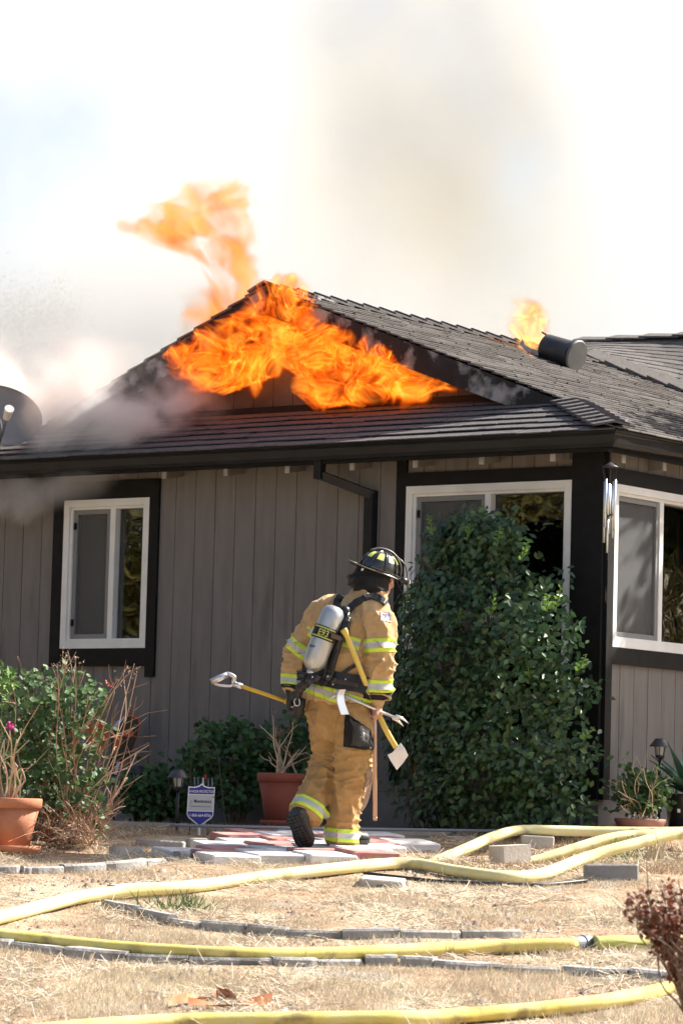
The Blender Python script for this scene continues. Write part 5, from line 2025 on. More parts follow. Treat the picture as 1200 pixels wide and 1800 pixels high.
# --- trousers
mb = MB()
loft(mb, [(Q(595, 1205, .0), PR * .17, PF * .13), (Q(593, 1225, .0), PR * .195, PF * .15), (Q(593, 1255, .0), PR * .205, PF * .165), (Q(596, 1280, 0), PR * .185, PF * .15), (Q(598, 1300, .02), PR * .12, PF * .12)], 24)
limb(mb, [Q(617, 1240, -.07), Q(624, 1295, -.09), Q(622, 1350, -.07), Q(609, 1405, -.03), Q(601, 1450, 0), Q(599, 1480, 0)], [.125, .122, .108, .098, .094, .100], 20)
limb(mb, [Q(573, 1240, .06), Q(577, 1292, .10), Q(577, 1340, .11), Q(560, 1382, .03), Q(545, 1412, -.06), Q(534, 1434, -.12)], [.118, .112, .102, .098, .098, .104], 20)
tme = remesh(mb, .0085, 4)
kneeR, kneeL, ankR = Q(620, 1350, -.07), Q(577, 1345, .11), Q(603, 1455, 0)


def trouser_f(p, n):
    big = nz(p, 5., (1, 1, .7), 7.) * .012
    f1 = (1 - abs(nz(p, 8, (1.5, 1.5, .45), 2.))) ** 5 * .020
    k = max(0, 1 - (p - kneeR).length / .22) + max(0, 1 - (p - kneeL).length / .2) + max(0, 1 - (p - ankR).length / .2) + .25
    f2 = (1 - abs(nz(p, 12, (.55, .55, 1.8), 8.))) ** 6 * .028 * min(1, k)
    return big + f1 + f2 - .009 + nz(p, 40) * .0015


displace(tme, trouser_f)
BV['trousers'] = bvh(tme)


def ring(bv, c, t, hw_, off=.004, rmax=.3, a0=0., a1=360., nseg=56, nrow=3, ref=None):
    """Strip wrapped round a limb: cast in towards the axis (c, t), lift by off; returns rows of points."""
    t = t.normalized()
    u = (ref or PR) - t * (ref or PR).dot(t)
    u.normalize()
    w = t.cross(u)
    rows = []
    for i in range(nrow):
        h = (i / (nrow - 1) * 2 - 1) * hw_
        row = []
        for k in range(nseg + 1):
            a = R_(a0 + (a1 - a0) * k / nseg)
            d = u * math.cos(a) + w * math.sin(a)
            o = c + t * h + d * rmax
            loc, nn, idx, dist = bv.ray_cast(o, -d, rmax)
            row.append((loc if loc is not None else c + t * h + d * rmax * .6) + d * off)
        for _ in range(2):      # even the strip out
            row = [row[0]] + [(row[k - 1] + row[k] * 2 + row[k + 1]) / 4 for k in range(1, nseg)] + [row[-1]]
        rows.append((row, ))
    return [r[0] for r in rows]


def strip(mb, rows, c, thick=.004):
    n = len(rows[0])
    o = len(mb.v)
    for r in rows:
        mb.v += [tuple(p) for p in r]
    f0 = len(mb.f)
    for i in range(len(rows) - 1):
        for k in range(n - 1):
            mb.f.append((o + i * n + k, o + i * n + k + 1, o + (i + 1) * n + k + 1, o + (i + 1) * n + k))
    # edges folded in towards the axis
    for r in (rows[0], rows[-1]):
        q = len(mb.v)
        mb.v += [tuple(p) for p in r] + [tuple(p + (c - p).normalized() * .012) for p in r]
        for k in range(n - 1):
            mb.f.append((q + k, q + k + 1, q + n + k + 1, q + n + k))
    mb.mi += [mb.cur] * (len(mb.f) - f0)


def band(parent, bv, c, t, w, off=.005, label=None, **kw):
    """Lime / silver / lime trim."""
    t = t.normalized()
    mb = MB()
    for i, (h, ww, m, oo) in enumerate(((-w * .72, w * .28, 0, off), (0, w * .44, 1, off + .001), (w * .72, w * .28, 0, off))):
        mb.cur = m
        strip(mb, ring(bv, c + t * h, t, ww, oo, **kw), c + t * h)
    for i, v in enumerate(mb.v):
        mb.v[i] = tuple(Vector(v) - foot)
    return mb.build('reflective_band', [M['lime'], M['silver']], parent, smooth=True)


def cuff(parent, bv, c, t, w, m, name, off=.006, **kw):
    mb = MB()
    strip(mb, ring(bv, c, t, w, off, **kw), c)
    mb.v = [tuple(Vector(v) - foot) for v in mb.v]
    return mb.build(name, m, parent, smooth=True)


coat = put(cme, 'coat', M['coat'], person, foot)
trs = put(tme, 'trousers', M['trousers'], person, foot)
ax_r = (rwr - re)
band(coat, BV['coat'], Q(668, 1135, -.155), Q(668, 1150, -.16) - Q(667, 1115, -.15), .042, rmax=.17)
band(coat, BV['coat'], Q(666, 1203, -.145), rwr - re, .038, rmax=.15)
cuff(coat, BV['coat'], Q(665, 1221, -.135), rwr - re, .024, M['black_cloth'], 'cuff', rmax=.14)
band(coat, BV['coat'], Q(532, 1141, .14), le - ls, .040, rmax=.17)
band(coat, BV['coat'], Q(518, 1199, .12), lwr - le, .036, rmax=.14)
cuff(coat, BV['coat'], Q(517, 1212, .105), lwr - le, .020, M['black_cloth'], 'cuff', rmax=.13)
band(coat, BV['coat'], Q(610, 1128, .0), Q(620, 1098, .01) - Q(603, 1160, 0), .036, rmax=.32, a0=196, a1=325)
band(coat, BV['coat'], Q(593, 1222, 0), Q(598, 1190, 0) - Q(592, 1234, 0) + Vector((.03, 0, 0)), .040, rmax=.30, a0=170, a1=372)
band(trs, BV['trousers'], Q(600, 1466, 0), Q(599, 1480, 0) - Q(602, 1440, 0), .040, off=.007, rmax=.16)
band(trs, BV['trousers'], Q(541, 1420, -.10), Q(534, 1434, -.12) - Q(552, 1398, -.05), .040, off=.007, rmax=.16)


def patch(parent, name, bv, corners, m, off=.004, nu=10, nv=10, bulge=0.0, label=None):
    """Panel lying on the cloth: photo-pixel quad, dropped onto the surface along the view and lifted."""
    mb = MB()
    n0, ok = nu + 1, []
    for j in range(nv + 1):
        for i in range(nu + 1):
            u, v = i / nu, j / nv
            x = (corners[0][0] * (1 - u) + corners[1][0] * u) * (1 - v) + (corners[3][0] * (1 - u) + corners[2][0] * u) * v
            y = (corners[0][1] * (1 - u) + corners[1][1] * u) * (1 - v) + (corners[3][1] * (1 - u) + corners[2][1] * u) * v
            r = ray(x, y).normalized()
            loc, nn, idx, dist = bv.ray_cast(r * 18, r, 12)
            if loc is None:
                loc, nn = ok[-1] if ok else (Q(x, y), -FWD)
            ok.append((loc, nn))
            e = min(u, 1 - u, v, 1 - v)
            b = off + bulge * min(1, e * 5) ** .5 + (nz(loc, 22) * bulge * .35 if bulge else 0)
            mb.v.append(tuple(loc + (nn * .6 - FWD * .4).normalized() * b - foot))
    for j in range(nv):
        for i in range(nu):
            a = j * n0 + i
            mb.f.append((a, a + n0, a + n0 + 1, a + 1))
    # skirt down to the cloth
    rim = [j * n0 for j in range(nv + 1)] + [nv * n0 + i for i in range(1, nu + 1)] + [j * n0 + nu for j in range(nv - 1, -1, -1)] + [i for i in range(nu - 1, 0, -1)]
    q = len(mb.v)
    mb.v += [tuple(Vector(mb.v[i]) + FWD * (off + .012)) for i in rim]
    for k in range(len(rim)):
        k2 = (k + 1) % len(rim)
        mb.f.append((rim[k], rim[k2], q + k2, q + k))
    mb.mi = [0] * len(mb.f)
    return mb.build(name, m, parent, smooth=True)


pk = patch(trs, 'thigh_pocket', BV['trousers'], [(606, 1252), (651, 1284), (656, 1319), (605, 1313)], M['black_cloth'], .014, bulge=.022)
patch(pk, 'pocket_flap', BV['trousers'], [(617, 1263), (648, 1288), (649, 1312), (616, 1312)], M['black_leather'], .040, bulge=.006)
fl = patch(coat, 'shoulder_patch', BV['coat'], [(668, 1075), (684, 1078), (687, 1094), (669, 1090)], M['sign_white'], .006, 5, 5)
patch(fl, 'patch_canton', BV['coat'], [(678, 1077), (684, 1078), (685, 1085), (678, 1084)], mat('overexposed_blue', (.25, .27, .5), .6), .009, 3, 3)  # flag blue and red are paled in colour for the sun's overexposure
for k in range(3):
    y = 1079 + k * 4.5
    patch(fl, 'patch_stripe', BV['coat'], [(669, y), (677 if k < 2 else 686, y + 1.5), (677 if k < 2 else 686, y + 3), (669, y + 1.6)], mat('overexposed_red', (.55, .2, .2), .6), .008, 4, 2)
# knee reinforcement seen inside the right leg
patch(trs, 'knee_patch', BV['trousers'], [(643, 1355), (653, 1348), (652, 1372), (640, 1390)], M['ash_wood'] if False else mat('worn_knee_leather', (.26, .19, .15), .8, (.34, .26, .21), 20, 4), .006, 5, 5)
# flaring strap beside the right shin
mb = MB()
P3 = smooth_path([Q(651, 1352, -.08), Q(648, 1385, -.05), Q(640, 1415, -.02), Q(627, 1432, .03)], 5)
for i, c in enumerate(P3):
    u = i / (len(P3) - 1)
    s_ = (RGT * .8 + FWD * .5 - UPV * .2).normalized() * (.024 * (1 - u * .5))
    mb.v += [tuple(c - s_ - foot), tuple(c + s_ - foot), tuple(c + s_ - foot + FWD * .012), tuple(c - s_ - foot + FWD * .012)]
for i in range(len(P3) - 1):
    for k in range(4):
        k2 = (k + 1) % 4
        mb.f.append((i * 4 + k, i * 4 + k2, (i + 1) * 4 + k2, (i + 1) * 4 + k))
mb.mi = [0] * len(mb.f)
mb.build('leg_flap', mat('flap_lining', (.30, .22, .18), .85, (.38, .29, .24), 20, 4), trs)
# wristlet
mb = MB().tube([Q(664, 1222, -.13) - foot, Q(663, 1232, -.13) - foot, Q(661, 1242, -.13) - foot], [.046, .047, .040], 20, up=PF)
mb.build('wristlet', M['wristlet'], coat, smooth=True)
# --- boots
def boot(name, ankle, heel, toe, upv, sole_n, w=.052):
    """Rubber boot: heel and toe are points on the sole line, sole_n points out of the sole."""
    fw = (toe - heel)
    L = fw.length
    fw.normalize()
    sd = fw.cross(sole_n).normalized()
    mb = MB()
    secs = []
    for u, ww, hh in ((0.0, .70, .085), (.08, .84, .10), (.28, .78, .095), (.50, .86, .085), (.72, 1.0, .068), (.90, .88, .058), (1.0, .55, .040)):
        c = heel + fw * (L * u) - sole_n * (hh * .5)
        secs.append((c, sd * w * ww, sole_n * hh * .5))
    loft(mb, secs, 18)
    limb(mb, [ankle, heel + fw * L * .25 - sole_n * .07], [w * 1.28, w * 1.12], 16)
    me = remesh(mb, .0075, 4)
    displace(me, lambda p, n: nz(p, 16, (1, 1, 1.5)) * .004 + (1 - abs(nz(p, 10))) ** 5 * .005)
    b = put(me, name, M['black_leather'], person, foot)
    # sole with heel and tread
    out = []
    for u, ww in ((0, .55), (.03, .8), (.12, .92), (.28, .80), (.45, .84), (.62, 1.0), (.78, 1.02), (.9, .85), (.98, .5)):
        out.append((u, ww))
    poly = [heel + fw * (L * 1.02 * u) + sd * w * 1.06 * ww for u, ww in out] + [heel + fw * (L * 1.02 * u) - sd * w * 1.06 * ww for u, ww in out[::-1]]
    MB().prism([p - foot - sole_n * .012 for p in poly], sole_n * .022).build('sole', M['black_rubber'], b)
    for k in range(11):
        u = .06 + k * .085
        if .30 < u < .38:
            continue
        ww = float(np.interp(u, [o[0] for o in out], [o[1] for o in out])) * w * .86
        for s_ in (-.52, .0, .52):
            c = heel + fw * (L * u) + sd * ww * s_ * 1.15 + sole_n * .010 - foot
            a, bb = sd * ww * .24, fw * .008
            MB().prism([c - a - bb, c + a - bb, c + a + bb, c - a + bb], sole_n * .009).build('tread_lug', M['black_leather'], b)
    return b


hl, te = Q(589, 1491, -.06), Q(644, 1491, .10)
hl.z = te.z = foot.z + .028
boot('boot', Q(600, 1470, 0), hl, te, ZU, Vector((0, 0, -1)), .055)
hl, te = Q(515, 1432, -.24), Q(541, 1489, -.17)
sn = (-FWD * .93 - UPV * .18 - RGT * .30)
fw_ = (te - hl).normalized()
sn = (sn - fw_ * sn.dot(fw_)).normalized()
boot('boot', Q(532, 1428, -.13), hl, te, ZU, sn, .058)
# --- glove on the left hand
mb = MB()
hc = lh + Vector((0, 0, -.012))
mb.ball(hc - PR * .016, (.050, .030, .056), 12, 8, Matrix((-PF, PR, Vector((0, 0, -1)))).transposed())
limb(mb, [lwr, lh], [.055, .042], 12)
for i, f in enumerate((-.036, -.012, .012, .034)):
    b = hc - PF * f
    mb.tube([b - PR * .024, b - PR * .02 - ZU * .03, b - PR * .002 - ZU * .060, b + PR * .030 - ZU * .055, b + PR * .038 - ZU * .022], [.015, .015, .0145, .014, .012], 8)
mb.tube([hc + PF * .034 - PR * .01 + ZU * .02, hc + PF * .056 + PR * .012, hc + PF * .034 + PR * .04 - ZU * .014], [.018, .016, .013], 8)
gme = remesh(mb, .007, 2)
put(gme, 'glove', M['black_leather'], person, foot)
# --- hood and helmet
mb = MB()
loft(mb, [(Q(662, 1004, .06), HF * .105, HL * .09), (Q(655, 1014, .05), HF * .130, HL * .105), (Q(649, 1025, .05), HF * .142, HL * .118), (Q(646, 1035, .05), HF * .126, HL * .112), (Q(647, 1046, .05), HF * .085, HL * .09)], 24)
hme = remesh(mb, .009, 3)
displace(hme, lambda p, n: (1 - abs(nz(p, 12, (.5, .5, 2.2)))) ** 4 * .026 - .008)
# leave the face open
bm = bmesh.new()
bm.from_mesh(hme)
bmesh.ops.delete(bm, geom=[f for f in bm.faces if (f.calc_center_median() - hd).dot(HF) > .058 and abs((f.calc_center_median() - hd).dot(HL)) < .10], context='FACES')
bm.to_mesh(hme)
bm.free()
put(hme, 'hood', M['black_cloth'], person, foot)
hc = Q(665, 1001, .06)
X_, Y_, Z_ = HF, HL, HU
hmx = Matrix(((X_.x, Y_.x, Z_.x, hc.x - foot.x), (X_.y, Y_.y, Z_.y, hc.y - foot.y), (X_.z, Y_.z, Z_.z, hc.z - foot.z), (0, 0, 0, 1)))
DA, DB, DC = .124, .104, .118


def dome(az, el, k=1.0):
    return Vector((DA * math.cos(el) * math.cos(az), DB * math.cos(el) * math.sin(az), DC * math.sin(el))) * k


mb = MB()
for i in range(9):
    el = math.pi / 2 * i / 8
    for k in range(40):
        az = 2 * math.pi * k / 40
        flat = 1 + .018 * math.cos(az * 8 + math.pi)
        mb.v.append(tuple(hmx @ dome(az, el, flat)))
for i in range(8):
    for k in range(40):
        k2 = (k + 1) % 40
        mb.f.append((i * 40 + k, i * 40 + k2, (i + 1) * 40 + k2, (i + 1) * 40 + k))
mb.mi = [0] * len(mb.f)
hel = mb.build('helmet', M['helmet'], person, smooth=True)
mb = MB()
rows = []
for k in range(48):
    az = 2 * math.pi * k / 48
    back = max(0, -math.cos(az))
    front = max(0, math.cos(az))
    ro = .145 + .058 * back ** 2 + .02 * front ** 2
    for (f, zz) in ((0, .004), (.35, -.004), (.75, -.010), (1.0, -.008 + .012 * back ** 3), (1.02, -.013 + .012 * back ** 3), (.75, -.017), (.3, -.012), (0, -.006)):
        r = 1 + (ro / .125 - 1) * f
        p = Vector((DA * r * math.cos(az) * (1.0), DB * r * math.sin(az) * (1 - .10 * f), zz - .012 * front * f))
        mb.v.append(tuple(hmx @ p))
for k in range(48):
    k2 = (k + 1) % 48
    for j in range(8):
        j2 = (j + 1) % 8
        mb.f.append((k * 8 + j, k * 8 + j2, k2 * 8 + j2, k2 * 8 + j))
mb.mi = [0] * len(mb.f)
mb.build('brim', M['helmet'], hel, smooth=True)
edge = []
for k in range(49):
    az = 2 * math.pi * k / 48
    back, front = max(0, -math.cos(az)), max(0, math.cos(az))
    ro = .145 + .058 * back ** 2 + .02 * front ** 2
    r = ro / .125
    edge.append(hmx @ Vector((DA * r * math.cos(az), DB * r * math.sin(az) * .9, -.011 + .012 * back ** 3 - .012 * front)))
MB().tube(edge, .0042, 6).build('brim_edge', M['helmet_trim'], hel, smooth=True)
for k in range(8):
    az = k * math.pi / 4
    MB().tube([hmx @ dome(az, R_(e), 1.012) for e in range(2, 92, 11)], [.0055] * 5 + [.0065] * 4, 6).build('rib', M['helmet'], hel, smooth=True)
for k in range(8):
    az = (k + .5) * math.pi / 4
    mb = MB()
    G = 4
    for i in range(G + 1):
        el = R_(32 + 26 * i / G)
        half = (.21 - .07 * i / G)
        for j in range(G + 1):
            mb.v.append(tuple(hmx @ dome(az + half * (j / G * 2 - 1) * (1 + .4 * i / G), el, 1.026)))
    for i in range(G):
        for j in range(G):
            mb.f.append((i * 5 + j, i * 5 + j + 1, i * 5 + j + 6, i * 5 + j + 5))
    mb.mi = [0] * len(mb.f)
    mb.build('lime_sticker', mat('lime_sticker', (.62, .72, .16), .5) if k == 0 else bpy.data.materials['lime_sticker'], hel, smooth=True)
MB().tube(smooth_path([hmx @ Vector(v) for v in ((-.09, 0, .10), (-.03, 0, .128), (.04, 0, .128), (.10, 0, .098), (.137, 0, .05), (.15, 0, .0))], 5), .008, 8).build('crest', M['helmet_trim'], hel, smooth=True)
lp = MB().tube([hmx @ Vector((.12, -.10, -.012)), hmx @ Vector((.175, -.085, -.018))], [.017, .022], 14).build('helmet_lamp', M['black_plastic'], hel, smooth=True)
MB().ball(hmx @ Vector((.176, -.085, -.018)), .019, 12, 8).build('lamp_lens', M['lamp_glass'], lp, smooth=True)
MB().tube(smooth_path([hmx @ Vector(v) for v in ((.05, -.02, .125), (.13, -.045, .085), (.165, -.06, .03), (.16, -.085, -.01), (.10, -.115, -.012))], 5), .0035, 6).build('lamp_cable', M['black_plastic'], hel, smooth=True)
MB().tube([hmx @ Vector((-.12, -.06, -.01)), hmx @ Vector((-.125, -.06, -.035))], .008, 8).build('buckle', M['steel'], hel)
MB().tube(smooth_path([hmx @ Vector(v) for v in ((-.10, -.105, .005), (.0, -.125, .0), (.10, -.112, -.004))], 5), .007, 6, flat=.5).build('goggle_strap', M['black_cloth'], hel, smooth=True)

# --- breathing apparatus on the back (carried: a thing of its own)
ba0 = Q(575, 1130, -.22)
ba = thing('air_pack', 'scuffed silver air cylinder with black harness on the back of the person', 'breathing apparatus', ba0)
tA, tB = Q(589, 1067, -.225), Q(547, 1177, -.265)
axt = (tA - tB).normalized()
TL = (tA - tB).length
TR = .073
trot = axt.to_track_quat('Z', 'Y').to_matrix()
prof_ = [(.018, -.012), (.03, -.004), (.050, .012), (.066, .035), (TR, .075), (TR, TL - .06), (.068, TL - .032), (.053, TL - .008), (.027, TL + .004), (.001, TL + .006)]
cylm = M['tank']
cyl = MB().lathe(prof_, c=tB - ba0, seg=36, mtx=trot).build('cylinder', cylm, ba, smooth=True)
# label sleeve with lettering
z0, z1 = TL * .47, TL * .67
MB().lathe([(TR, z0), (TR + .0035, z0 + .001), (TR + .0035, z1 - .001), (TR, z1)], c=tB - ba0, seg=40, mtx=trot, close=False).build('number_sleeve', M['black_cloth'], cyl, smooth=True)
inv = trot.transposed()
vdir = inv @ (-FWD)
va = math.atan2(vdir.y, vdir.x)


def oncyl(x, y, r):
    a = va + x / r
    return trot @ Vector((r * math.cos(a), r * math.sin(a), y)) + tB - ba0


zc = (z0 + z1) / 2
mb = MB()
text_into(mb, 'E93', .056, lambda x, y: oncyl(x - .012, zc - .020 + y, TR + .0052), 0, res=4, bold=.0012, sx=.86)
mb.build('lettering', M['lime_dull'] if 'lime_dull' in M else M.setdefault('lime_dull', mat('number_lime', (.42, .46, .12), .6)), cyl)
mb = MB()
for zz in (z0 + .008, z1 - .016):
    for k in range(16):
        x0, x1 = -.092 + k * .0098, -.092 + (k + 1) * .0098
        mb.add([oncyl(x0, zz, TR + .005), oncyl(x1, zz, TR + .005), oncyl(x1, zz + .009, TR + .005), oncyl(x0, zz + .009, TR + .005)], [(0, 1, 2, 3)])
o = mb.build('number_border', M['lime_dull'], cyl)
# dark sticker low on the cylinder
mb = MB()
for (x0, x1, za, zb) in ((-.075, -.03, TL * .30, TL * .345),):
    for k in range(4):
        a, b = x0 + (x1 - x0) * k / 4, x0 + (x1 - x0) * (k + 1) / 4
        mb.add([oncyl(a, za, TR + .001), oncyl(b, za + .004 * k, TR + .001), oncyl(b, zb, TR + .001), oncyl(a, zb, TR + .001)], [(0, 1, 2, 3)])
mb.build('sticker', mat('slate_sticker', (.10, .12, .14), .5), cyl)
MB().tube([tB - ba0 - axt * .005, tB - ba0 - axt * .035], [.024, .020], 14).build('valve', M['steel'], ba, smooth=True)
MB().tube([tB - ba0 - axt * .025, tB - ba0 - axt * .055 + RGT * .012], [.024, .022], 12).build('valve_body', M['black_plastic'], ba, smooth=True)
MB().tube([tB - ba0 - axt * .04 - RGT * .01, tB - ba0 - axt * .03 - RGT * .075], [.014, .020], 12).build('valve_knob', M['black_plastic'], ba, smooth=True)
# back frame between cylinder and coat
fr = [Q(606, 1078, -.20), Q(602, 1100, -.24), Q(590, 1140, -.23), Q(580, 1175, -.22), Q(575, 1195, -.21)]
mb = MB()
mb.tube(smooth_path([p - ba0 for p in fr], 4), .034, 8, flat=.45, up=PF)
mb.build('back_frame', M['black_plastic'], ba, smooth=True)
MB().tube(smooth_path([p - ba0 for p in (Q(612, 1085, -.235), Q(609, 1105, -.25), Q(601, 1128, -.26))], 4), .018, 8).build('pressure_hose', M['black_rubber'], ba, smooth=True)
for (x, y, d, r) in ((611, 1092, -.265, .013), (600, 1122, -.28, .016), (606, 1118, -.27, .012)):
    MB().ball(Q(x, y, d) - ba0, r, 12, 8).build('fitting', M['black_plastic'], ba, smooth=True)
MB().prism([p - ba0 for p in (Q(583, 1113, -.335), Q(600, 1119, -.30), Q(599, 1127, -.30), Q(581, 1121, -.335))], FWD * .02).build('cylinder_band', mat('brown_strap', (.09, .055, .04), .7), ba)
# shoulder straps lie on the coat
def strap(name, pts, w, m, parent, off=.010, bv='coat', th=.006):
    mb = MB()
    P2 = []
    K = 5
    for a, b in zip(pts[:-1], pts[1:]):
        for k in range(K):
            P2.append((a[0] + (b[0] - a[0]) * k / K, a[1] + (b[1] - a[1]) * k / K))
    P2.append(pts[-1])
    S3_ = []
    last = None
    for (x, y) in P2:
        r = ray(x, y).normalized()
        loc, nn, idx, dist = BV[bv].ray_cast(r * 18, r, 12)
        if loc is None:
            loc, nn = last
        last = (loc, nn)
        S3_.append((loc, nn))
    C = [s[0] + s[1] * off for s in S3_]
    for _ in range(3):
        C = [C[0]] + [(C[i - 1] + C[i] * 2 + C[i + 1]) / 4 for i in range(1, len(C) - 1)] + [C[-1]]
    for i, c in enumerate(C):
        t = (C[min(i + 1, len(C) - 1)] - C[max(i - 1, 0)]).normalized()
        nn = S3_[i][1]
        s_ = t.cross(nn).normalized() * w
        mb.v += [tuple(c - s_ - ba0), tuple(c - s_ * .8 + nn * th - ba0), tuple(c + s_ * .8 + nn * th - ba0), tuple(c + s_ - ba0), tuple(c + s_ * .9 - nn * .012 - ba0), tuple(c - s_ * .9 - nn * .012 - ba0)]
    for i in range(len(C) - 1):
        for k in range(6):
            k2 = (k + 1) % 6
            mb.f.append((i * 6 + k, i * 6 + k2, (i + 1) * 6 + k2, (i + 1) * 6 + k))
    mb.f += [(5, 4, 3, 2, 1, 0), tuple((len(C) - 1) * 6 + k for k in range(6))]
    mb.mi = [0] * len(mb.f)
    return mb.build(name, m, parent, smooth=False)


strap('shoulder_strap', [(607, 1082), (618, 1066), (636, 1054), (655, 1049), (668, 1053), (676, 1062)], .026, M['webbing'], ba, .012)
strap('shoulder_strap', [(604, 1082), (593, 1068), (592, 1056), (599, 1050)], .025, M['webbing'], ba, .012)
MB().ball(Q(606, 1074, -.20) - ba0, (.034, .03, .034), 12, 8).build('strap_yoke', M['black_plastic'], ba, smooth=True)
strap('waist_strap', [(626, 1168), (610, 1178), (592, 1190)], .011, M['webbing'], ba, .012)
mb = MB()
strip(mb, ring(BV['coat'], Q(598, 1194, 0), Q(601, 1175, 0) - Q(594, 1215, 0), .052, .022, rmax=.30, a0=172, a1=368), Q(598, 1194, 0))
mb.v = [tuple(Vector(v) - ba0) for v in mb.v]
mb.build('waist_belt', M['webbing'], ba, smooth=True)
mb = MB()
strip(mb, ring(BV['coat'], Q(597, 1196, 0), Q(601, 1175, 0) - Q(594, 1215, 0), .014, .036, rmax=.31, a0=190, a1=330), Q(597, 1196, 0))
mb.v = [tuple(Vector(v) - ba0) for v in mb.v]
mb.build('belt_webbing', mat('dark_leather_strap', (.05, .032, .026), .6), ba, smooth=True)
for (x, y, d, r, m) in ((545, 1195, -.30, .030, 'black_plastic'), (556, 1192, -.31, .024, 'black_plastic'), (536, 1202, -.24, .034, 'black_leather'), (576, 1190, -.29, .026, 'black_plastic'), (586, 1196, -.27, .022, 'black_plastic'), (566, 1199, -.28, .030, 'black_cloth'), (529, 1208, -.18, .034, 'black_leather')):
    MB().ball(Q(x, y, d) - ba0, (r, r * .8, r * .9), 12, 8).build('regulator_fitting', M[m], ba, smooth=True)
for (x, y, d) in ((576, 1189, -.318), (549, 1190, -.335), (607, 1194, -.235), (585, 1203, -.27)):
    MB().ball(Q(x, y, d) - ba0, .0055, 8, 6).build('rivet', M['steel'], ba, smooth=True)
MB().tube(smooth_path([p - ba0 for p in (Q(540, 1196, -.25), Q(530, 1206, -.2), Q(523, 1222, -.12), Q(528, 1240, -.06), Q(527, 1258, -.05))], 5), [.022] * 21, 10).build('breathing_hose', M['black_rubber'], ba, smooth=True)
MB().tube([p - ba0 for p in (Q(530, 1228, -.09), Q(526, 1246, -.08), Q(521, 1263, -.08))], [.030, .034, .018], 12).build('mask_regulator', M['black_rubber'], ba, smooth=True)
MB().tube(smooth_path([p - ba0 for p in (Q(522, 1226, -.12), Q(517, 1232, -.125), Q(519, 1240, -.125), Q(526, 1239, -.12), Q(526, 1230, -.12), Q(522, 1226, -.12))], 3), .004, 6).build('steel_ring', M['steel'], ba, smooth=True)
MB().tube(smooth_path([p - ba0 for p in (Q(598, 1128, -.23), Q(590, 1150, -.25), Q(581, 1178, -.26))], 4), .008, 8).build('hose_line', M['black_rubber'], ba, smooth=True)
# chest piece just showing past the right shoulder
mb = MB().tube([p - ba0 for p in (Q(690, 1092, .02), Q(695, 1112, .02), Q(692, 1128, .02))], [.014, .018, .020], 10)
cp = mb.build('chest_console', M['black_plastic'], ba, smooth=True)
MB().ball(Q(693, 1108, -.003) - ba0, .009, 8, 6).build('orange_button', M['orange'], cp)
MB().tube([p - ba0 for p in (Q(676, 1062, -.10), Q(688, 1080, -.02), Q(692, 1095, .02))], .012, 8, flat=.5).build('chest_strap', M['webbing'], ba, smooth=True)

# --- tools
p0 = Q(470, 1222, .12)
t = thing('pike_pole', 'yellow shafted pole with a silver D handle held in the left hand', 'tool', p0)
Wt = lambda x, y, d=0.: Q(x, y, .10 + d) - p0
MB().tube([Wt(423, 1206), Wt(470, 1221.5), Wt(505, 1233.5)], .0125, 12).build('shaft', M['fibreglass'], t, smooth=True)
MB().tube([Wt(500, 1232), Wt(519, 1238.3), Wt(575, 1256)], .0165, 12).build('grip_sleeve', M['fibreglass'], t, smooth=True)
dh = MB().tube(smooth_path([Wt(421, 1206), Wt(411, 1201), Wt(412, 1191), Wt(404, 1185.5), Wt(398, 1184.5)], 5), [.017, .017, .017] + [.014] * 18, 10).build('handle_yoke', M['steel'], t, smooth=True)
MB().tube(smooth_path([Wt(411, 1203), Wt(404, 1206), Wt(388, 1205), Wt(376, 1202)], 5), .011, 10, flat=.6).build('handle_fork', M['steel'], t, smooth=True)
MB().tube([Wt(400, 1186), Wt(386, 1192), Wt(371, 1199)], [.020, .021, .020], 12).build('hand_grip', M['steel'], t, smooth=True)
MB().tube([Wt(410, 1202), Wt(426, 1207)], .0185, 14).build('ferrule', M['steel'], t, smooth=True)

p0 = Q(655, 1220, -.2)
t = thing('fire_axe', 'axe with a pale yellow handle and gleaming flat head held in the right hand', 'axe', p0)
Wt = lambda x, y, d: Q(x, y, d) - p0
hp_ = smooth_path([Wt(603, 1106, -.285), Wt(610, 1120, -.28), Wt(625, 1157, -.255), Wt(641, 1197, -.21), Wt(655, 1230, -.12), Wt(668, 1262, -.125), Wt(683, 1292, -.12), Wt(697, 1316, -.11)], 4)
MB().tube(hp_, [.019, .019, .018, .016, .0145] + [.0145] * (len(hp_) - 5), 12, flat=1.25, up=PR).build('handle', M['axe_handle'], t, smooth=True)
hdp = [(681, 1327), (689, 1323), (704, 1306), (711, 1316), (717, 1328), (709, 1340), (697, 1354), (692, 1346), (686, 1337)]
mb = MB()
n = len(hdp)
cxp, cyp = 699, 1328
thk = lambda x, y: .004 + .016 * max(0, 1 - abs((x - 704) * .55 + (y - 1318) * .84) / 26)
for s_ in (-1, 1):
    for (x, y) in hdp:
        mb.v.append(tuple(Wt(x, y, -.11) + FWD * s_ * thk(x, y)))
mb.f = [tuple(range(n - 1, -1, -1)), tuple(range(n, 2 * n))] + [(i, (i + 1) % n, n + (i + 1) % n, n + i) for i in range(n)]
mb.mi = [0] * len(mb.f)
mb.build('axe_head', M['axe_white'], t)

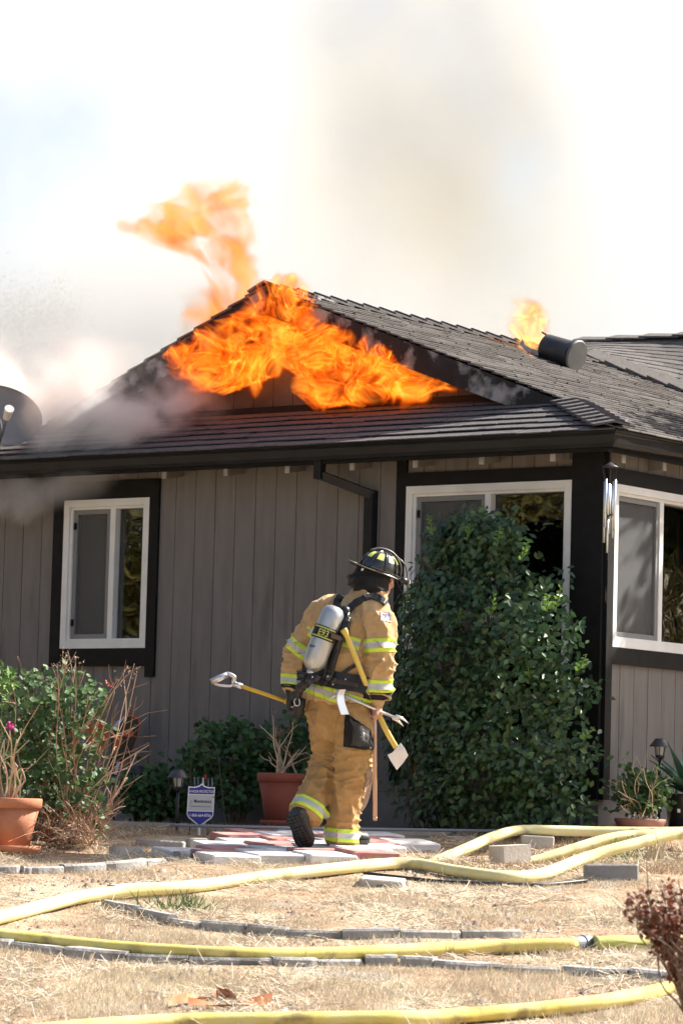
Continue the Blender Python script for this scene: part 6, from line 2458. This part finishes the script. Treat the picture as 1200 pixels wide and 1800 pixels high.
p0 = Q(650, 1245, -.2)
t = thing('halligan_bar', 'silver forcible entry bar with adze and fork held across the right hand', 'tool', p0)
Wt = lambda x, y, d: Q(x, y, d) - p0
MB().tube([Wt(604, 1222, -.235), Wt(650, 1243, -.18), Wt(692, 1261, -.10)], .0098, 8).build('shaft', M['steel'], t, smooth=True)
mb = MB()
P3 = smooth_path([Wt(600, 1212, -.25), Wt(597, 1222, -.26), Wt(599, 1236, -.27), Wt(606, 1256, -.27)], 5)
for i, c in enumerate(P3):
    u = i / (len(P3) - 1)
    s_ = (RGT * .75 + FWD * .55).normalized() * (.024 + .006 * u)
    n_ = (FWD * .75 - RGT * .55).normalized() * (.010 * (1 - u) + .002)
    mb.v += [tuple(c - s_ - n_), tuple(c + s_ - n_), tuple(c + s_ + n_), tuple(c - s_ + n_)]
for i in range(len(P3) - 1):
    for k in range(4):
        k2 = (k + 1) % 4
        mb.f.append((i * 4 + k, i * 4 + k2, (i + 1) * 4 + k2, (i + 1) * 4 + k))
mb.f += [(3, 2, 1, 0), tuple((len(P3) - 1) * 4 + k for k in range(4))]
mb.mi = [0] * len(mb.f)
mb.build('adze', M['steel'], t)
MB().tube(smooth_path([Wt(601, 1217, -.25), Wt(590, 1222, -.24), Wt(577, 1229, -.23)], 4), [.012, .0115, .011, .010, .009, .008, .006, .004, .002], 8).build('pick', M['steel'], t, smooth=True)
fk = MB().prism([Wt(686, 1257, -.115), Wt(698, 1258, -.11), Wt(702, 1266, -.11), Wt(690, 1266, -.115)], FWD * .022).build('fork', M['steel'], t)
MB().tube(smooth_path([Wt(694, 1259, -.105), Wt(705, 1262, -.105), Wt(718, 1272, -.09)], 4), [.012, .012, .011, .010, .009, .007, .005, .003, .002], 8).build('fork_tine', M['steel'], t, smooth=True)
MB().tube(smooth_path([Wt(693, 1263, -.095), Wt(700, 1268, -.09), Wt(709, 1277, -.08)], 4), [.011, .011, .010, .009, .008, .007, .005, .003, .002], 8).build('fork_tine', M['steel'], t, smooth=True)

p0 = Q(658, 1340, -.14)
t = thing('wooden_pole', 'plain wooden tool handle hanging straight down from the right hand', 'tool', p0)
MB().tube([Q(657.5, 1225, -.145) - p0, Q(658, 1300, -.145) - p0, Q(659, 1440, -.14) - p0], [.0135, .0135, .0135], 12).build('shaft', M['ash_wood'], t, smooth=True)
MB().tube([Q(659, 1436, -.14) - p0, Q(659.1, 1442, -.14) - p0], [.0142, .0115], 12).build('worn_tip', M['twig_pale'], t, smooth=True)

# ------------------------------------------------------------------ fire and smoke (volumes)
class NT:
    """Tiny helper for building math node chains."""
    def __init__(s, name):
        s.m = bpy.data.materials.new(name)
        s.m.use_nodes = True
        s.n, s.l = s.m.node_tree.nodes, s.m.node_tree.links
        s.n.remove(s.n['Principled BSDF'])
        s.out = s.n['Material Output']
        s.tc = s.n.new('ShaderNodeTexCoord').outputs['Object']

    def put(s, sock, v):
        if hasattr(v, 'is_output') or isinstance(v, bpy.types.NodeSocket):
            s.l.new(v, sock)
        else:
            sock.default_value = v

    def math(s, op, a, b=0.0, c=0.0, clamp=False):
        q = s.n.new('ShaderNodeMath')
        q.operation = op
        q.use_clamp = clamp
        for i, v in enumerate((a, b, c)):
            s.put(q.inputs[i], v)
        return q.outputs[0]

    def vmath(s, op, a, b=(0, 0, 0)):
        q = s.n.new('ShaderNodeVectorMath')
        q.operation = op
        s.put(q.inputs[0], a)
        if op == 'SCALE':
            s.put(q.inputs[3], b)
        else:
            s.put(q.inputs[1], b)
        return q.outputs[0]

    def sep(s, v):
        q = s.n.new('ShaderNodeSeparateXYZ')
        s.l.new(v, q.inputs[0])
        return q.outputs

    def noise(s, v, scale, detail=2.0, rough=.5, color=False):
        q = s.n.new('ShaderNodeTexNoise')
        q.inputs['Scale'].default_value = scale
        q.inputs['Detail'].default_value = detail
        q.inputs['Roughness'].default_value = rough
        s.l.new(v, q.inputs['Vector'])
        return q.outputs['Color' if color else 'Fac']

    def warp(s, v, scale, amt, detail=2.0):
        """v displaced by centred vector noise."""
        c = s.vmath('SUBTRACT', s.noise(v, scale, detail, .5, True), (.5, .5, .5))
        return s.vmath('ADD', v, s.vmath('SCALE', c, amt))

    def curve(s, x, x0, x1, y0, y1, pts):
        """Piecewise curve through pts (real units) of a real-unit input."""
        u = s.math('MULTIPLY_ADD', x, 1 / (x1 - x0), -x0 / (x1 - x0), True)
        q = s.n.new('ShaderNodeFloatCurve')
        cu = q.mapping.curves[0]
        P = sorted(((a - x0) / (x1 - x0), (b - y0) / (y1 - y0)) for a, b in pts)
        while len(cu.points) < len(P):
            cu.points.new(.5, .5)
        for k, (a, b) in enumerate(P):
            cu.points[k].location = (a, b)
            cu.points[k].handle_type = 'AUTO_CLAMPED'
        q.mapping.update()
        s.l.new(u, q.inputs['Value'])
        return s.math('MULTIPLY_ADD', q.outputs[0], y1 - y0, y0)

    def step(s, x, a, b):
        q = s.n.new('ShaderNodeMapRange')
        q.interpolation_type = 'SMOOTHSTEP'
        s.put(q.inputs[0], x)
        q.inputs[1].default_value, q.inputs[2].default_value = a, b
        return q.outputs[0]

    def ramp(s, x, stops):
        r = s.n.new('ShaderNodeValToRGB')
        e = r.color_ramp.elements
        e[0].position, e[0].color = stops[0][0], (*stops[0][1], 1)
        e[1].position, e[1].color = stops[-1][0], (*stops[-1][1], 1)
        for p, c in stops[1:-1]:
            q = e.new(p)
            q.color = (*c, 1)
        s.l.new(x, r.inputs[0])
        return r.outputs[0]


def vol_box(name, lo, hi, m, label, cat, outline=None):
    """Domain of a volume: a box, or an x-z outline given depth between lo and hi."""
    mb = MB().box(lo, hi) if outline is None else MB().prism([(x, lo[1], z) for x, z in outline], (0, hi[1] - lo[1], 0))
    o = mb.build(name, m)
    bm = bmesh.new()
    bm.from_mesh(o.data)
    bmesh.ops.recalc_face_normals(bm, faces=bm.faces)
    bm.to_mesh(o.data)
    bm.free()
    o.location = HO
    o.rotation_euler = (0, 0, -HA)
    return tag(o, label, cat, kind='stuff')


def flame(name, label, lo, hi, edges, vertical, yc, ht, strength, absorb, stops, sc=1.0, soft=.10, wob=.16, rate=1.0, cat='flames',
          holes=(3.0, .36, .50), w_=(.62, .30, .12), pw=(2.6, 2.2), fs=(8.5, 19.0), acol=(.78, .38, .10)):
    """Burning gas: emission broken into warped filaments inside soft edge curves (house axes).
    vertical: edges are left/right limits as functions of height; else bottom/top limits as functions of x."""
    t = NT(name)
    p = t.warp(t.tc, 2.4 * sc, .40 / sc, 1)
    p = t.warp(t.vmath('MULTIPLY', p, (1, .5, 1)), 8.0 * sc, .145 / sc, 0)
    p = t.vmath('MULTIPLY', p, (1, 2, 1))
    o = t.sep(t.tc)
    dw = t.sep(t.vmath('SUBTRACT', p, t.tc))
    if vertical:
        a, b0, b1, e0, e1 = o[2], lo[2], hi[2], lo[0], hi[0]
        x = t.math('MULTIPLY_ADD', dw[0], wob * 6, o[0])
    else:
        a, b0, b1, e0, e1 = o[0], lo[0], hi[0], lo[2], hi[2]
        x = t.math('MULTIPLY_ADD', dw[2], wob * 6, o[2])
    c0 = t.curve(a, b0, b1, e0, e1, edges[0])
    c1 = t.curve(a, b0, b1, e0, e1, edges[1])
    mk = t.math('MULTIPLY', t.step(t.math('SUBTRACT', x, c0), 0, soft), t.step(t.math('SUBTRACT', c1, x), 0, soft))
    yy = t.math('DIVIDE', t.math('SUBTRACT', t.math('MULTIPLY_ADD', dw[1], .6, o[1]), yc), ht)
    mk = t.math('MULTIPLY', mk, t.step(t.math('SUBTRACT', 1.0, t.math('MULTIPLY', yy, yy)), 0, .45))
    hn = t.noise(t.vmath('MULTIPLY', p, (1, 1, .7)), holes[0], 2)
    mk = t.math('MULTIPLY', mk, t.step(hn, holes[1], holes[2]))
    st = t.vmath('MULTIPLY', p, (1.3, .25, .55))
    n1 = t.noise(st, fs[0] * sc, 1.0, .5)
    r1 = t.math('SUBTRACT', 1.0, t.math('ABSOLUTE', t.math('MULTIPLY_ADD', n1, 5.0, -2.5)), 0, True)
    n2 = t.noise(st, fs[1] * sc, 1.0, .5)
    r2 = t.math('SUBTRACT', 1.0, t.math('ABSOLUTE', t.math('MULTIPLY_ADD', n2, 5.0, -2.5)), 0, True)
    big = t.step(hn, .46, .66)
    r1 = t.math('POWER', r1, pw[0])
    r2 = t.math('POWER', r2, pw[1])
    heat = t.math('ADD', t.math('ADD', t.math('MULTIPLY', r1, w_[0]), t.math('MULTIPLY', r2, w_[1])), t.math('MULTIPLY', big, w_[2]))
    heat = t.math('MULTIPLY', heat, mk)
    col = t.ramp(heat, stops)
    em = t.n.new('ShaderNodeEmission')
    t.l.new(col, em.inputs[0])
    t.l.new(t.math('MULTIPLY', t.math('POWER', t.step(heat, .05, .95), 1.5), strength), em.inputs[1])
    ab = t.n.new('ShaderNodeVolumeAbsorption')
    ab.inputs[0].default_value = (*acol, 1)
    t.l.new(t.math('MULTIPLY', mk, t.math('MULTIPLY_ADD', heat, absorb, absorb * .20)), ab.inputs[1])
    ad = t.n.new('ShaderNodeAddShader')
    t.l.new(em.outputs[0], ad.inputs[0])
    t.l.new(ab.outputs[0], ad.inputs[1])
    t.l.new(ad.outputs[0], t.out.inputs['Volume'])
    t.m.cycles.volume_step_rate = rate
    # outline a little outside the edge curves
    g = .16
    if vertical:
        L, R = sorted(edges[0]), sorted(edges[1])
        out = [(x - g, z) for z, x in L] + [(x + g, z) for z, x in R[::-1]]
        out[0] = (out[0][0], out[0][1] - g * .3)
        out[-1] = (out[-1][0], out[-1][1] - g * .3)
        out.insert(len(L), (R[-1][1], R[-1][0] + g))
    else:
        B, T = sorted(edges[0]), sorted(edges[1])
        out = [(B[0][0] - g, B[0][1] - g)] + [(x, max(z - g, lo[2])) for x, z in B[1:-1]] + [(B[-1][0] + g, B[-1][1] - g * .6), (T[-1][0] + g, T[-1][1] + g * .6)] + [(x, z + g) for x, z in T[-2:0:-1]] + [(T[0][0] - g, T[0][1] + g)]
    return vol_box(name, lo, hi, t.m, label, cat, out)


def curve_px(px, y, swap=False):
    out = []
    for a, b in px:
        q = onY(a, b, y)
        out.append((q.z, q.x) if swap else (q.x, q.z))
    return out


HOT = [(0, (.0, .0, .0)), (.08, (.35, .015, .0)), (.30, (1, .085, .002)), (.55, (1, .17, .006)), (.80, (1, .30, .02)), (1.0, (1, .52, .10))]
bot = [(300, 640), (318, 672), (345, 684), (400, 690), (440, 672), (480, 656), (508, 662), (524, 705), (532, 722), (600, 721), (660, 719), (720, 714), (760, 708), (800, 702)]
top = [(300, 606), (330, 588), (400, 538), (440, 508), (464, 488), (485, 486), (525, 508), (556, 545), (600, 575), (650, 590), (690, 612), (722, 642), (762, 676), (800, 699)]
flame('flames', 'roaring orange flames filling the gable end under the roof peak', (-4.35, .08, 2.80), (-.75, .484, 4.15),
      (curve_px(bot, .2), curve_px(top, .2)), False, .27, .15, 7.8, 9.0, HOT, 1.0, .05, .15, rate=.04, holes=(3.4, .31, .41), w_=(.54, .50, .12), pw=(2.2, 2.0), fs=(10.0, 27.0))
SOFT = [(0, (.0, .0, .0)), (.15, (.9, .13, .025)), (.5, (1, .26, .04)), (1.0, (1, .50, .14))]
LP = [(300, 600), (312, 560), (330, 520), (345, 490), (320, 455), (270, 430), (215, 400), (205, 375), (270, 372), (315, 360), (345, 335)]
RP = [(420, 600), (435, 560), (448, 520), (450, 480), (440, 450), (436, 420), (440, 395), (446, 370), (456, 350), (450, 335)]
flame('flames', 'tall pale orange tongue of flame rising behind the left rake of the gable', (-5.3, .66, 3.2), (-2.7, 1.40, 5.1),
      (curve_px(LP, 1.0, True), curve_px(RP, 1.0, True)), True, 1.03, .26, 2.9, 7.5, SOFT, .9, .16, .22, rate=.08, holes=(3.0, .40, .58), w_=(.5, .3, .25), pw=(1.8, 1.6), fs=(6.5, 15.0))
LQ = [(912, 626), (905, 600), (903, 575), (910, 550), (914, 530), (925, 515)]
RQ = [(968, 628), (960, 600), (954, 575), (955, 555), (945, 535), (932, 515)]
flame('flames', 'small yellow flame burning on the roof beside the toppled flue', (-3.6, 2.75, 3.55), (-2.3, 3.75, 4.6),
      (curve_px(LQ, 3.25, True), curve_px(RQ, 3.25, True)), True, 3.25, .22, 8.0, 10.0, [(0, (0, 0, 0)), (.15, (.9, .25, .05)), (.5, (1, .5, .12)), (1.0, (1, .75, .35))], 1.5, .10, .16, rate=.12)


def smoke(name, label, lo, hi, dens, color, masks, nscale, thr, rate, aniso=.0, warp=(.5, 1.0), color2=None, detail=4, band=None, outline=None):
    t = NT(name)
    p = t.warp(t.tc, warp[0], warp[1], 2)
    o = t.sep(t.tc)
    n = t.noise(p, nscale, detail, .55)
    d = t.step(n, thr[0], thr[1])
    for mfun in masks:
        d = t.math('MULTIPLY', d, mfun(t, o))
    # fade at the box walls
    for k in range(3):
        e = (hi[k] - lo[k]) * (.12 if k != 1 else .2)
        d = t.math('MULTIPLY', d, t.step(t.math('SUBTRACT', o[k], lo[k]), 0, e))
        d = t.math('MULTIPLY', d, t.step(t.math('SUBTRACT', hi[k], o[k]), 0, e))
    v = t.n.new('ShaderNodeVolumePrincipled')
    v.inputs['Color'].default_value = (*color, 1)
    if color2:
        fac = t.noise(p, nscale * .8, 3)
        if band:
            q = t.math('DIVIDE', t.math('SUBTRACT', t.math('MULTIPLY_ADD', o[2], -band[2], o[0]), band[0]), band[1])
            fac = t.math('MULTIPLY', t.math('MULTIPLY_ADD', fac, 1.2, .1), t.step(t.math('SUBTRACT', 1.0, t.math('MULTIPLY', q, q)), -.6, 1.0))
        t.l.new(t.ramp(fac, [(.10, color), (.62, color2)]), v.inputs['Color'])
    v.inputs['Anisotropy'].default_value = aniso
    v.inputs['Density Attribute'].default_value = ''
    t.l.new(t.math('MULTIPLY', d, dens), v.inputs['Density'])
    t.l.new(v.outputs[0], t.out.inputs['Volume'])
    t.m.cycles.volume_step_rate = rate
    return vol_box(name, lo, hi, t.m, label, 'smoke', outline)


def between(axis, src, x0, x1, y0, y1, pts, soft, above=True):
    """Mask: coordinate `axis` above / below a curve of coordinate `src`."""
    def f(t, o):
        c = t.curve(o[src], x0, x1, y0, y1, pts)
        d = t.math('SUBTRACT', o[axis], c) if above else t.math('SUBTRACT', c, o[axis])
        return t.step(d, -soft, soft)
    return f


# great plume behind the house
b0, b1 = onY(735, 20, 8.5), onY(800, 480, 8.5)
smoke('smoke', 'towering cream and beige smoke plume rising behind the roof ridge', (-19, 6.4, 3.0), (-1.6, 12.5, 10.5), .33, (.905, .89, .835),
      [between(0, 2, 3.0, 10.5, -19, 0, [(3.0, -12.4), (5.0, -12.6), (6.5, -12.8), (10.5, -13.0)], 4.4, True),
       between(0, 2, 3.0, 10.5, -19, 0, [(3.0, -4.0), (5.0, -3.6), (7.0, -3.2), (10.5, -2.6)], 1.0, False)],
      .42, (.33, .60), .55, warp=(.35, 1.8), detail=5, color2=(.54, .49, .375), band=(b0.x - (b0.x - b1.x) / (b0.z - b1.z) * b0.z, 1.35, (b0.x - b1.x) / (b0.z - b1.z)))
# grey smoke rolling off the left rake and over the eave
up_ = curve_px([(-150, 640), (0, 655), (90, 650), (180, 655), (260, 670), (330, 640), (420, 620)], .1)
dn_ = curve_px([(-150, 905), (0, 890), (100, 880), (180, 860), (260, 835), (300, 770), (350, 735), (420, 720)], .1)
smoke('smoke', 'thick grey smoke rolling off the left end of the burning gable and down under the eave', (-7.6, -.36, 1.75), (-3.0, .44, 4.1), 6.5, (.92, .92, .91),
      [between(2, 0, -7.6, -3.0, 1.75, 4.1, up_, .34, False), between(2, 0, -7.6, -3.0, 1.75, 4.1, dn_, .16, True),
       between(0, 2, 1.75, 4.1, -7.6, -3.0, [(1.75, -4.4), (2.6, -4.0), (2.9, -3.6), (3.3, -3.75), (4.1, -4.2)], .35, False)],
      1.7, (.43, .66), .20, warp=(1.1, .8), detail=5)
# pale smoke drifting behind the left slope, in front of the far tree
smoke('smoke', 'pale smoke bank drifting behind the left roof slope before the hazy tree', (-15, 2.4, 1.8), (-3.6, 8.5, 6.6), .52, (.76, .76, .75),
      [between(2, 0, -15, -3.6, 1.8, 6.6, [(-15, 4.7), (-10, 5.0), (-7, 4.9), (-5, 4.6), (-3.6, 4.4)], .9, False)],
      .5, (.22, .66), .5, warp=(.4, 1.0))
# grey smoke seeping along under the left eave
smoke('smoke', 'dim grey smoke curling under the left eave above the tall narrow window', (-6.6, -.34, 2.15), (-3.6, -.03, 2.63), 15.0, (.82, .81, .79),
      [between(0, 2, 2.15, 2.63, -6.6, -3.6, [(2.15, -5.2), (2.35, -4.8), (2.63, -4.15)], .3, False)],
      2.2, (.42, .66), .22, warp=(2.0, .5), detail=4)
